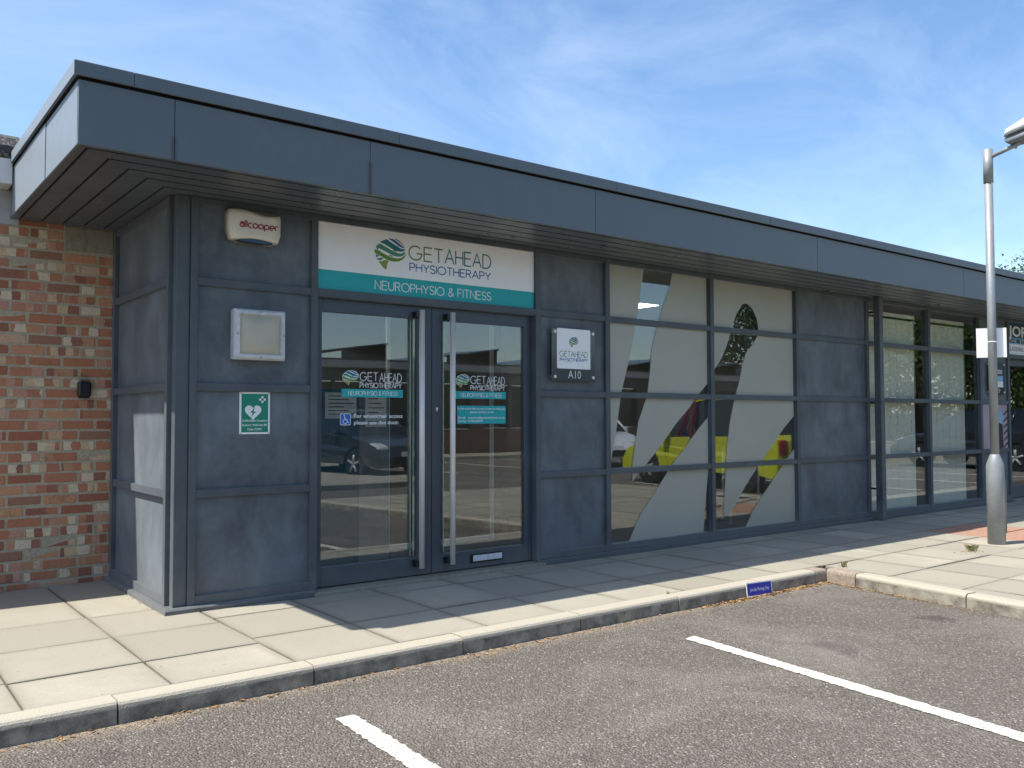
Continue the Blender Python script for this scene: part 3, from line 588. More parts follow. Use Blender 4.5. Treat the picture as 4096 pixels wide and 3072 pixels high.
# --- inside
it = part('interior', B)
box('room_floor', .2, XE, .1, 5.2, -.02, .02, M['carpet'], it); box('room_ceiling', .2, XE, .12, 5.2, 2.60, 2.63, M['ceil'], it)
box('room_wall', .2, XE, 5.2, 5.3, 0, 2.6, M['room'], it); box('room_wall', .1, .2, .2, 5.2, 0, 2.6, M['room'], it); box('room_wall', 7.92, 8.02, .1, 5.2, .02, 2.6, M['room'], it); box('room_wall', 1.0, 7.92, 3.4, 3.5, .02, 2.6, M['room'], it)
box('room_wall', 3.80, 3.88, 1.6, 3.4, .02, 2.6, M['room'], it); box('room_wall', XE - .1, XE - .02, .1, 5.2, .02, 2.6, M['room'], it)

# ------------------------------------------------------------------ things on and around the building
# fascia sign over the doors
s = thing('shop_sign', 'long white and teal sign reading GET AHEAD PHYSIOTHERAPY above the double doors', 'sign', (1.01, .0, 2.09))
s.location = (0, 0, 0)
box('sign_board', 1.010, 2.942, .020, .039, 2.0885, 2.5595, M['white'], s)
print_xz('teal_band', [rect(1.0105, 2.9415, 2.0888, 2.227)], .0192, M['teal'], s)
logo(1.455, 1.719, 2.275, 2.510, .0190, s)
stroke_text('lettering', 'GET', 1.745, 2.045, 2.372, .104, .0105, .0190, M['getgreen'], s); stroke_text('lettering', 'AHEAD', 2.065, 2.500, 2.376, .106, .0105, .0190, M['aheadteal'], s)
stroke_text('lettering', 'PHYSIOTHERAPY', 1.753, 2.497, 2.285, .059, .0085, .0190, M['physio'], s); stroke_text('lettering', 'NEUROPHYSIO & FITNESS', 1.461, 2.500, 2.125, .062, .0068, .0186, M['vinyl'], s)
# alarm box
a = thing('alarm_box', 'cream alarm sounder box with red allcooper lettering and blue lower lens', 'alarm box', (.53, 0.026, 2.34))
a.location = (0, 0, 0)
back = [(.362, 2.40), (.385, 2.352), (.43, 2.338), (.67, 2.335), (.708, 2.36), (.714, 2.40), (.712, 2.53), (.690, 2.552), (.64, 2.556), (.44, 2.552), (.38, 2.552), (.358, 2.53)]
prism_xz('back_plate', back, .002, .0255, M['creamdark'], a, .003)
bm = bmesh.new(); L_ = []
wave = lambda t: .012 * math.sin(t * 2 * math.pi * .95 + .3)
topw = [(.362 + .346 * t, 2.535 + wave(t)) for t in [i/14 for i in range(15)]]
botw = [(.376 + .318 * t, 2.347 + (.0 if not .12 < t < .92 else .015 * math.sin((t-.12)/.8*math.pi))) for t in [i/14 for i in range(15)]]
outl = [(.357, 2.50)] + topw + [(.713, 2.50), (.711, 2.40), (.700, 2.362)] + botw[::-1] + [(.360, 2.40)]
cx, cz = .535, 2.445
rings = []
for k, (sc_, yy) in enumerate(((1, .0), (1, -.038), (.985, -.056), (.94, -.068), (.7, -.0745))): rings.append([bm.verts.new((cx + (q[0]-cx)*sc_, yy, cz + (q[1]-cz)*sc_)) for q in outl])
n = len(outl)
for u, v in zip(rings, rings[1:]):
    for k in range(n): f = bm.faces.new((u[k], u[(k+1) % n], v[(k+1) % n], v[k])); f.smooth = True
bm.faces.new(rings[-1]); bm.faces.new(rings[0][::-1]); link('cover', mesh_bm(bm), M['cream'], a)
prism_xz('lens', [(.42, 2.345), (.46, 2.337), (.60, 2.334), (.66, 2.342), (.64, 2.366), (.55, 2.378), (.47, 2.368)], -.05, .002, M['lens'], a, .004)
stroke_text('lettering', 'allcooper', .425, .682, 2.428, .029, .0080, -.0765, M['redtext'], a, .22)
# bulkhead light
a = thing('bulkhead_light', 'square bulkhead wall light with pale metal bezel below the alarm box', 'wall light')
bm = bmesh.new(); x0, x1, z0, z1 = .405, .752, 1.572, 1.902
def ringrect(d, y): return [bm.verts.new(v) for v in ((x0+d, y, z0+d), (x1-d, y, z0+d), (x1-d, y, z1-d), (x0+d, y, z1-d))]
rr = [ringrect(0.004, .026), ringrect(0, -.045), ringrect(.012, -.066), ringrect(.034, -.070), ringrect(.036, -.052)]
for u, v in zip(rr, rr[1:]):
    for k in range(4): bm.faces.new((u[k], u[(k+1) % 4], v[(k+1) % 4], v[k]))
bm.faces.new(rr[0][::-1]); bm.faces.new(rr[-1])
bmesh.ops.bevel(bm, geom=list(bm.edges), offset=.003, segments=2, affect='EDGES'); link('bezel', mesh_bm(bm), M['lightframe'], a)
bm = bmesh.new(); N = 12; gr = [[bm.verts.new((x0 + .038 + (x1-x0-.076)*i/N, -.054 - .026 * (1-(2*i/N-1)**4) * (1-(2*j/N-1)**4), z0 + .038 + (z1-z0-.076)*j/N)) for j in range(N+1)] for i in range(N+1)]
for i in range(N):
    for j in range(N): f = bm.faces.new((gr[i][j], gr[i+1][j], gr[i+1][j+1], gr[i][j+1])); f.smooth = True
link('diffuser', mesh_bm(bm, smooth=True), M['diffuser'], a)
for x, z in ((.578, 1.886), (.578, 1.588), (.4215, 1.737), (.736, 1.737)): tube('screw', [(x, -.069, z), (x, -.0735, z)], .0055, M['screw'], a, 8)
# defibrillator sign
a = thing('safety_sign', 'green defibrillator location sign with white heart and bolt on the left panel', 'sign')
box('plate', .471, .677, .020, .0255, 1.090, 1.366, M['white'], a, .001)
print_xz('green_field', [rect(.483, .665, 1.102, 1.354)], .0195, M['defib'], a)
hx, hz, hs = .562, 1.236, .056
heart = [(hx + hs * (16 * math.sin(t)**3) / 16, hz + hs * (13*math.cos(t) - 5*math.cos(2*t) - 2*math.cos(3*t) - math.cos(4*t)) / 16) for t in [2*math.pi*i/40 for i in range(40)]]
print_xz('heart', [heart], .0190, M['vinyl'], a)
print_xz('bolt', [[(hx+.014, hz+.032), (hx-.020, hz-.006), (hx-.002, hz-.006), (hx-.014, hz-.036), (hx+.019, hz+.002), (hx+.001, hz+.002)]], .0186, M['defib'], a)
print_xz('cross', [rect(.618, .632, 1.296, 1.338), rect(.603, .647, 1.310, 1.324)], .0190, M['vinyl'], a)
font_text('lettering', 'Defibrillator Location', .490, .658, 1.172, .014, .0190, M['vinyl'], a, .02); font_text('lettering', 'Exterior Wall Unit B9', .491, .656, 1.143, .014, .0190, M['vinyl'], a, .02); font_text('lettering', 'Code C159X', .524, .622, 1.115, .014, .0190, M['vinyl'], a, .02)
for x, z in ((.480, 1.358), (.668, 1.358), (.480, 1.097), (.668, 1.097)): tube('screw', [(x, .0198, z), (x, .0168, z)], .0038, M['screw'], a, 8)
# unit number sign
def unit_sign(label, x0, x1, z0, z1, num, board):
    a = thing('unit_sign', label, 'sign'); y = -.02
    box('acrylic_plate', x0, x1, y, y + .008, z0, z1, M['smoke'], a, .001); w = x1 - x0
    for x in (x0 + .032, x1 - .022):
        for z in (z0 + .034, z1 - .03): tube('standoff', [(x, .026, z), (x, y - .008, z)], .0135, M['steel'], a, 14)
    for k, ch in enumerate(num):
        pass
    font_text('unit_number', num, x0 + w*.36, x0 + w*.66, z0 + .022, .066, y - .004, M['alu'], a, .0)
    board(a, x0, x1, z0, z1, y); return a
def b10(a, x0, x1, z0, z1, y):
    print_xz('white_board', [rrect(x0 + .055, x1 - .052, z0 + .103, z1 - .0, .012)], y - .001, M['white'], a)
    logo(x0 + .188, x0 + .296, z0 + .285, z0 + .375, y - .0018, a)
    stroke_text('lettering', 'GET', x0 + .085, x0 + .205, z0 + .205, .045, .0048, y - .0018, M['getgreen'], a); stroke_text('lettering', 'AHEAD', x0 + .213, x0 + .402, z0 + .205, .045, .0048, y - .0018, M['aheadteal'], a)
    stroke_text('lettering', 'PHYSIOTHERAPY', x0 + .088, x0 + .402, z0 + .165, .028, .0042, y - .0018, M['physio'], a)
unit_sign('grey acrylic unit plate A10 with white physiotherapy board beside the doors', 3.100, 3.586, 1.502, 1.944, 'A10', b10)
def b9(a, x0, x1, z0, z1, y):
    print_xz('board_field', [rect(x0 + .055, x1 - .052, z1 - .19, z1)], y - .001, M['navy'], a); print_xz('board_field', [rect(x0 + .055, x1 - .052, z1 - .27, z1 - .19)], y - .001, M['skyblue'], a)
    print_xz('board_field', [rect(x0 + .055, x1 - .052, z0 + .105, z1 - .27)], y - .001, M['white'], a)
    font_text('lettering', 'JORISIDE', x0 + .075, x1 - .08, z1 - .16, .055, y - .002, M['vinyl'], a, .02)
unit_sign('acrylic unit plate A9 with blue and white board behind the lamp post', 11.03, 11.50, 1.50, 1.955, 'A9', b9)
# neighbour's fascia sign and poster
a = thing('shop_sign', 'navy and white neighbouring sign starting JOR at the right edge', 'sign')
box('sign_board', 11.718, 13.616, .020, .039, 2.0885, 2.5595, M['white'], a)
print_xz('navy_field', [rect(11.72, 13.61, 2.335, 2.558)], .0193, M['navy'], a); print_xz('pale_band', [rect(11.72, 13.61, 2.322, 2.335), rect(11.72, 13.61, 2.245, 2.262)], .0193, M['skyblue'], a); print_xz('navy_field', [rect(11.72, 13.61, 2.262, 2.322)], .0193, M['navy'], a)
font_text('lettering', 'JORISIDE', 11.745, 13.15, 2.36, .15, .0188, M['vinyl'], a, .03); font_text('lettering', 'THE  STEEL  FUTURE', 11.75, 13.1, 2.272, .042, .0188, M['vinyl'], a, .0); font_text('lettering', 'CLADDING · FABRICATION', 11.66 + .07, 12.95, 2.145, .058, .0188, M['ink'], a)
a = thing('poster', 'pale pink poster of a building site in the panel left of the neighbouring door', 'poster')
box('sheet', 10.858, 11.652, .022, .027, .748, 1.365, simple('poster_pink', (.42, .33, .38), .4, 0, .1, 4), a)
print_xz('picture_shape', [[(11.2, .75), (11.52, .75), (11.5, 1.08), (11.34, 1.12), (11.2, 1.09)]], .0215, M['ink'], a); print_xz('picture_shape', [[(11.3, 1.12), (11.48, 1.33), (11.5, 1.10)]], .0214, M['skyblue'], a)
print_xz('picture_shape', [[(11.53, .75 + .09*i), (11.65, .81 + .09*i), (11.65, .84 + .09*i), (11.53, .78 + .09*i)] for i in range(6)] + [[(11.18, 1.12), (11.24, 1.12), (11.3, 1.36), (11.2, 1.36)]], .0213, M['ink'], a)
# small black fitting on the brick wall
a = thing('wall_sensor', 'small black ribbed plastic box fixed on the brick wall', 'sensor')
box('housing', -.212, -.122, 1.375, 1.447, 1.352, 1.466, M['black'], a, .018, 3)
for x in (-.196, -.185): box('rib', x, x + .004, 1.370, 1.380, 1.362, 1.458, M['black'], a)
box('cable_entry', -.200, -.134, 1.385, 1.44, 1.343, 1.353, M['black'], a)
# blinds
for (xa, xb, lab) in ((8.02, 9.25, 'cream vertical blind in the window right of the downpipe'), (9.47, 10.58, 'cream vertical blind in the window nearest the lamp post')):
    a = thing('vertical_blind', lab, 'blind', (0, 0, 0)); box('headrail', xa, xb, .10, .14, 2.43, 2.475, M['blind'], a, .003)
    n = int((xb - xa) / .082)
    for k in range(n):
        x = xa + (k + .5) * (xb - xa) / n; bm = bmesh.new(); bm_box(bm, -.046, .046, -.0012, .0012, .05, 2.40)
        for v in bm.verts: v.co.y += .002 * math.cos(v.co.x / .046 * 1.4)
        link('slat', mesh_bm(bm), M['blind'], a, (x, .118 + .003 * (k % 2), 0), (0, 0, R_(rng.uniform(-2.5, 2.5))))
    tube('pull_cord', [(xb + .02, .12, 2.43), (xb + .03, .12, 1.5), (xb + .05, .12, 1.35)], .003, M['blind'], a, 6)
# inside things seen through the glass
a = thing('inner_screen', 'thin pale framed glass screen inside the entrance doors', 'glass screen')
box('upright', 2.295, 2.325, 1.30, 1.33, .02, 2.6, M['vinyl'], a); box('sill', 1.60, 2.295, 1.30, 1.33, .02, .062, M['vinyl'], a); box('upright', 3.45, 3.48, 1.30, 1.33, .02, 2.6, M['vinyl'], a); box('sill', 2.325, 3.45, 1.30, 1.33, .0205, .0625, M['vinyl'], a)
for i, (x, z, w, h, lab) in enumerate(((1.50, 1.19, .28, .21, 'wide printed timetable sheet on the lobby wall'), (1.86, 1.12, .20, .27, 'upright printed notice sheet beside the timetable'))):
    a = thing('paper_notice', lab, 'notice'); box('sheet', x, x + w, .90, .903, z, z + h, M['paper'], a)
    print_xz('printed_lines', [rect(x + .03, x + w*(.9 - .15*(k % 3)), z + h*(.15 + .14*k), z + h*(.15 + .14*k) + .008) for k in range(6)], .8994, M['ink'], a)
    box('stand_panel', x - .05, x + w + .03, .905, .93, .02, z + h + .03, simple('lobby_panel', (.20, .21, .20), .6) if i else simple('blue_panel', (.012, .085, .13), .5), a)
for i, (x, y, lab) in enumerate(((1.7, 2.0, 'lit square ceiling light above the lobby'), (4.4, 1.6, 'lit ceiling light behind the left graphic window'), (6.2, 2.2, 'lit ceiling light behind the right graphic window'))):
    a = thing('ceiling_light', lab, 'ceiling light'); box('frame', x - .31, x + .31, y - .31, y + .31, 2.588, 2.599, M['ceil'], a); box('lit_panel', x - .29, x + .29, y - .29, y + .29, 2.582, 2.5875, M['lamp'], a)
a = thing('exercise_frame', 'dark exercise frame with red and blue straps behind the graphic window', 'exercise frame')
a.location = (.95, 0, .03)
for x in (4.55, 5.05): tube('post', [(x, .9, .02), (x, .9, 2.2)], .025, M['black'], a, 8)
tube('crossbar', [(4.55, .9, 2.17), (5.05, .9, 2.17)], .022, M['black'], a, 8)
M['strapred'] = simple('red_webbing', (.33, .012, .02), .7); M['strapblue'] = simple('blue_webbing', (.02, .05, .26), .7)
for k, (xa, za, xb, zb, mm) in enumerate(((4.98, 1.45, 4.70, .95, 'strapred'), (5.02, 1.38, 4.85, .90, 'strapred'), (4.75, 1.1, 4.95, .85, 'strapblue'))):
    tube('strap', [(xa, .86, za), ((xa+xb)/2 - .04, .84, (za+zb)/2 - .06), (xb, .86, zb)], [.014, .035, .02], M[mm], a, 8)
a = thing('walking_frame', 'white tubular walking frame standing inside the right graphic window', 'walking frame', (.5, 0, 0))
for x, y in ((5.62, .55), (6.1, .55), (5.5, .95), (5.98, .95)): tube('leg', [(x, y, .03), (x + .03, y, .85)], .014, M['vinyl'], a, 8)
for y in (.55, .95): tube('handle', [(5.65 if y < .6 else 5.53, y, .85), (6.13 if y < .6 else 6.01, y, .85)], .014, M['vinyl'], a, 8)

# ------------------------------------------------------------------ street furniture
lx, ly = 7.055, -1.80
a = thing('lamp_post', 'galvanised steel street lamp post standing on the pavement at right', 'lamp post', (lx, ly, 0))
bm = bmesh.new(); bm_tube(bm, [(0,0,-.02), (0,0,.74), (0,0,.835), (0,0,.84)], [.0775, .0775, .042, .0385], 28); link('base_section', mesh_bm(bm), M['galv'], a)
tube('shaft', [(0,0,.80), (0,0,3.45)], [.0385, .0375], M['galv'], a, 24)
bm = bmesh.new(); bm_tube(bm, [(0,0,3.42), (0,0,3.74)], .0435, 24); link('sleeve', mesh_bm(bm), M['galv'], a)
tube('arm', [(0, -.02, 3.665), (0, -.30, 3.735)], .0205, M['galv'], a, 14)
bm = bmesh.new(); bm_box(bm, -.062, .062, -.004, .004, .10, .60, .003); link('access_door', mesh_bm(bm), M['galv'], a, (.0779, 0, 0), (0, 0, R_(90)))
hd = part('lamp_head', a)
def loft(name, secs, m, parent):
    bm = bmesh.new(); rings = []
    for yy, w, zb, zt in secs:
        r0 = [(-w, zb), (-w*.98, zb + (zt-zb)*.45), (-w*.72, zb + (zt-zb)*.85), (-w*.3, zt), (w*.3, zt), (w*.72, zb + (zt-zb)*.85), (w*.98, zb + (zt-zb)*.45), (w, zb)]
        rings.append([bm.verts.new((q[0], yy, q[1])) for q in r0])
    for u, v in zip(rings, rings[1:]):
        for k in range(8): f = bm.faces.new((u[k], u[(k+1) % 8], v[(k+1) % 8], v[k])); f.smooth = k != 7
    bm.faces.new(rings[0]); bm.faces.new(rings[-1][::-1]); return link(name, mesh_bm(bm), m, parent)
loft('canopy_shell', [(-.17, .06, 3.812, 3.845), (-.20, .10, 3.815, 3.885), (-.36, .13, 3.835, 3.945), (-.58, .14, 3.865, 3.975), (-.72, .10, 3.885, 3.955), (-.76, .05, 3.89, 3.92)], simple('white_lantern', (.74, .75, .75), .4), hd)
loft('lantern_body', [(-.175, .055, 3.77, 3.811), (-.21, .085, 3.735, 3.814), (-.36, .115, 3.75, 3.834), (-.56, .12, 3.79, 3.864), (-.70, .08, 3.84, 3.884)], simple('grey_lantern_body', (.20, .22, .23), .5), hd)
tube('fixing_bolt', [(.03, -.24, 3.745), (.03, -.24, 3.70)], .012, M['screw'], hd, 8)
a = thing('notice_plate', 'blank white sign plate strapped behind the lamp post shaft', 'sign plate', (lx, ly, 0), R_(-58))
bm = bmesh.new()
bm_box(bm, -.128, .128, .042, .045, 1.755, 2.035, .001); link('plate', mesh_bm(bm), M['white'], a)
bm = bmesh.new(); bm_tube(bm, [(0,0,1.895), (0,0,1.905)], .0405, 20); link('strap', mesh_bm(bm), M['vinyl'], a)
# blue parking plate on the kerb
a = thing('parking_sign', 'small blue Joriside Parking Only plate propped against the kerb face', 'sign')
a.location = (3.565, -1.612, HK + .004); a.rotation_euler = (R_(-8), R_(1.5), R_(-1.5))
box('plate', 0, .285, 0, .004, 0, .100, M['white'], a); print_xz('blue_field', [rect(.008, .277, .008, .092)], -.0006, M['royal'], a); font_text('lettering', 'Joriside Parking Only', .035, .250, .038, .024, -.0012, M['vinyl'], a, .005)

# ------------------------------------------------------------------ litter and weeds
r5 = random.Random(11); vs, fs = [], []
def leaf_bit(x, y, z, s):
    a1 = r5.uniform(0, 6.28); ca_, sa = math.cos(a1), math.sin(a1); b = len(vs); w = s * r5.uniform(.25, .5)
    for (u, v, h) in ((-s, 0, 0), (0, -w, r5.uniform(0, s*.5)), (s, 0, r5.uniform(0, s*.4)), (0, w, r5.uniform(0, s*.5))): vs.append((x + u*ca_ - v*sa, y + u*sa + v*ca_, z + h + .002))
    fs.append((b, b+1, b+2)); fs.append((b, b+2, b+3))
for _ in range(900):
    x = r5.choice([r5.uniform(-1.4, 4.5), r5.gauss(4.25, .25), r5.gauss(3.45, .18), r5.gauss(3.95, .2)])
    if x > 4.55: continue
    leaf_bit(x, -1.60 - abs(r5.gauss(0, .035)), HK, r5.uniform(.006, .020))
for _ in range(330):
    y = -1.62 - abs(r5.gauss(0, .6)); leaf_bit(KERB_X(y) - .012 - abs(r5.gauss(0, .035)), y, HK, r5.uniform(.006, .015))
for _ in range(60): leaf_bit(r5.uniform(-1.2, 5), r5.uniform(-3.4, -1.7), HK, r5.uniform(.003, .008))
for _ in range(80): leaf_bit(.0 - abs(r5.gauss(0, .02)) - .008, r5.uniform(-.05, 1.3), .002, r5.uniform(.004, .009))
for _ in range(40): leaf_bit(r5.gauss(6.35, .10), r5.gauss(-1.9, .05), .002, r5.uniform(.006, .014))
me = bpy.data.meshes.new('litter'); me.from_pydata(vs, [], fs); me.update()
t = NT('dry_leaf'); p = t.pos(); t.color(t.ramp(t.noise(p, 25, 3), [(.35, (.13, .075, .03)), (.5, (.32, .17, .06)), (.65, (.42, .31, .15))])); t.rough(.9); M['dry'] = t.m
stuff(tag(link('leaf_litter', me, M['dry']), 'dry brown leaf litter gathered along the foot of the kerb', 'leaf litter'))
t = NT('grass_blade'); p = t.pos(); t.color(t.ramp(t.noise(p, 20, 3), [(.35, (.10, .11, .035)), (.6, (.30, .25, .11))])); t.rough(.8); M['grass'] = t.m
for (x, y, n_, h_, lab) in ((6.42, -1.86, 46, .07, 'dry grass tuft in the slab joint left of the lamp post'), (4.78, -1.62, 34, .05, 'small grass tuft beside the brown kerb corner'), (2.86, -1.49, 12, .025, 'tiny green weed sprouting behind the kerb edge')):
    vs, fs = [], []
    for _ in range(n_):
        a1 = r5.uniform(0, 6.28); l = h_ * r5.uniform(.5, 1.1); bx_, by = r5.gauss(0, h_*.35), r5.gauss(0, h_*.2); lean = r5.uniform(.2, .9) * l; b = len(vs); w = .0018
        dx, dy = math.cos(a1), math.sin(a1)
        vs += [(bx_ - dy*w, by + dx*w, 0), (bx_ + dy*w, by - dx*w, 0), (bx_ + dx*lean*.4, by + dy*lean*.4, l*.7), (bx_ + dx*lean, by + dy*lean, l*.85)]; fs += [(b, b+1, b+2), (b, b+2, b+3)]
    me = bpy.data.meshes.new('weed'); me.from_pydata(vs, [], fs); me.update(); tag(link('grass_tuft', me, M['grass'], None, (x, y, 0)), lab, 'weed')

# ------------------------------------------------------------------ trees
t = NT('leaf'); oi = t.node('ShaderNodeObjectInfo'); p = t.pos(); n1 = t.noise(p, 1.1, 3); t.color(t.ramp(n1, [(.3, (.030, .062, .012)), (.52, (.062, .105, .020)), (.72, (.13, .17, .035))])); t.rough(.55)
tl = t.node('ShaderNodeBsdfTranslucent', Color=(.10, .16, .03, 1)); ms = t.node('ShaderNodeMixShader'); ms.inputs[0].default_value = .3; t.l.new(t.b.outputs[0], ms.inputs[1]); t.l.new(tl.outputs[0], ms.inputs[2]); t.l.new(ms.outputs[0], t.out.inputs['Surface']); M['leaf'] = t.m
t = NT('bark'); p = t.pos(); t.color(t.ramp(t.noise(t.map(p, (6, 6, 1)), 5, 5), [(.3, (.05, .04, .03)), (.7, (.15, .12, .09))])); t.rough(.95); M['bark'] = t.m
def tree(label, x, y, h, rad, seed, nleaf, size, group):
    r = random.Random(seed); a = thing('broadleaf_tree', label, 'tree', (x, y, HK), 0, group)
    bm = bmesh.new(); bm_tube(bm, [(0,0,0), (.05,0,h*.25), (0,.06,h*.55), (.04,0,h*.82)], [h*.03, h*.022, h*.014, h*.004], 9)
    tips = []
    for k in range(16):
        z0 = h * r.uniform(.14, .7); an = r.uniform(0, 6.28); l = rad * r.uniform(.55, .95); z1 = min(h*.97, z0 + l * r.uniform(.25, .9))
        e = (math.cos(an)*l, math.sin(an)*l, z1); bm_tube(bm, [(0,0,z0), (e[0]*.5, e[1]*.5, z0 + (z1-z0)*.4), e], [h*.011, h*.007, h*.002], 5, False); tips.append(Vector(e)); tips.append(Vector((e[0]*.55, e[1]*.55, z0 + (z1-z0)*.6)))
    tips.append(Vector((0, 0, h*.9))); link('trunk', mesh_bm(bm), M['bark'], a)
    for k in range(14): tips.append(Vector((r.gauss(0, rad*.45), r.gauss(0, rad*.45), h * r.uniform(.24, .97))))
    vs, fs = [], []
    for _ in range(nleaf):
        c = r.choice(tips); q = c + Vector((r.gauss(0,1), r.gauss(0,1), r.gauss(0,.8))) * rad * .17
        s = size * r.uniform(.6, 1.3); n_ = Vector((r.gauss(0,1), r.gauss(0,1), r.gauss(.5,1))).normalized(); u = n_.orthogonal().normalized(); u.rotate(Matrix.Rotation(r.uniform(0, 6.28), 3, n_)); v = n_.cross(u)
        b = len(vs); vs += [q - u*s, q - v*s*.55, q + u*s, q + v*s*.55]; fs.append((b, b+1, b+2, b+3))
    me = bpy.data.meshes.new('crown'); me.from_pydata([tuple(v) for v in vs], [], fs); me.update(); link('crown', me, M['leaf'], a); return a
tree('leafy tree whose top sprigs show above the roof edge at far right', 43.5, 12.0, 8.45, 3.4, 4, 12000, .075, 'trees behind the building')
for i, (x, y, h, rr_, lab) in enumerate(((39.5, -24.5, 11.5, 4.0, 'tree mirrored in the right graphic window'), (43, -17.5, 10.5, 4.4, 'tree mirrored in the blinds window beside the downpipe'), (41, -12.8, 9.5, 4.0, 'broad tree mirrored in the window nearest the lamp post'), (54, -17, 12, 5.0, 'tall tree mirrored in the neighbouring door glass'), (50, -24, 12, 4.6, 'tree behind the others mirrored in the right hand windows'), (49, -12, 10, 4.4, 'rounded tree mirrored at the right end of the glazing'))):
    tree(lab, x, y, h, rr_, 20 + i, 13000, .13, 'trees across the car park')

r6 = random.Random(5); vs, fs = [], []
for _ in range(16000):
    k = r6.random(); x = 33 + 40 * r6.random(); y = -20.2 + .35*(x-33)*.3 + r6.gauss(0, .55); z = max(.05, min(2.9, r6.gauss(1.4, .9)) + .35 * math.sin(x * .9)); q = Vector((x, y, z)); s_ = .12 * r6.uniform(.6, 1.3)
    n_ = Vector((r6.gauss(0,1), r6.gauss(0,1), r6.gauss(.4,1))).normalized(); u = n_.orthogonal().normalized(); v = n_.cross(u); b = len(vs); vs += [tuple(q - u*s_), tuple(q - v*s_*.6), tuple(q + u*s_), tuple(q + v*s_*.6)]; fs.append((b, b+1, b+2, b+3))
me = bpy.data.meshes.new('hedge'); me.from_pydata(vs, [], fs); me.update()
hg = thing('hedge', 'long green hedge beyond the car park mirrored in the right hand windows', 'hedge'); link('foliage', me, M['leaf'], hg); box('stems', 33, 73, -20.0, -19.6, HK, 1.3, M['bark'], hg); hg.children[1].rotation_euler = (0, 0, 0)
# ------------------------------------------------------------------ across the car park (seen in the glass)
struct(prism_xy('opposite_pavement', [(1.5, -8.6), (7.6, -8.6), (9.4, -16.8), (40, -16.8), (40, -18.9), (-16, -18.9), (-16, -16.8), (1.5, -16.8)], HK - .02, .0, M['slab']))
O = thing('opposite_unit_building', 'low brick unit across the car park mirrored in the doors, solar panels on its roof', 'building')
OY = -18.9
wl_ = part('front_wall', O); box('brick_base', -16, 40, OY - .3, OY, HK, .80, simple('opposite_brickwork', (.20, .10, .065), .9, 0, .35, 9), wl_); box('head_wall', -16, 40, OY - .3, OY + .002, 2.35, 2.74, M['panel'], wl_); box('fascia_board', -16, 40, OY - .4, OY + .5, 2.74, 2.96, simple('opposite_fascia', (.30, .31, .32), .6), wl_)
for k in range(14):
    x = -15.8 + 4 * k; w_ = part('window', O); box('pane', x + .1, x + 3.5, OY - .25, OY - .2, .84, 2.32, simple('dark_pane', (.012, .014, .016), .08) if k == 0 else bpy.data.materials['dark_pane'], w_)
    for q in range(4): box('frame', x + .05 + 1.15*q, x + .11 + 1.15*q, OY - .2, OY - .02, .80, 2.35, M['paint'], w_)
    box('pier', x + 3.56, x + 4.05, OY - .3, OY - .001, .80, 2.35, bpy.data.materials['opposite_brickwork'], w_)
box('blue_panel', 8.2, 11.6, OY + .01, OY + .1, HK, 1.3, simple('blue_boarding', (.015, .10, .18), .6), O)
box('roof_deck', -16, 40, OY - 9, OY + .45, 2.962, 3.02, M['felt'], O)
M['solar'] = simple('solar_glass', (.028, .034, .048), .18, 0, .2); M['solarframe'] = simple('solar_frame', (.42, .43, .44), .4)
for k in range(11):
    x = -13.3 + 4.4 * k
    g_ = part('solar_array', O)
    for q in range(3):
        xa = x + 1.28 * q; z = lambda xx: 3.06 + (xx - x) * .145
        for (s0, s1) in ((0, 1.6), (1.63, 3.2)):
            bm = bmesh.new(); pts = [(xa, z(xa)), (xa + 1.25, z(xa + 1.25)), (xa + 1.25, z(xa + 1.25) - .05), (xa, z(xa) - .05)]
            bm_prism(bm, pts, lambda u: (u[0], OY - .1 - s0, u[1] + s0*.02), lambda u: (u[0], OY - .1 - s1, u[1] + s1*.02)); link('solar_panel', mesh_bm(bm), M['solar'], g_)
        box('panel_frame', xa + 1.25, xa + 1.28, OY - 3.3, OY - .09, z(xa + 1.25) - .06, z(xa + 1.25) + .012, M['solarframe'], g_)
    box('array_support', x + 3.72, x + 3.8, OY - 3.2, OY - .15, 3.02, 3.55, M['black'], g_)
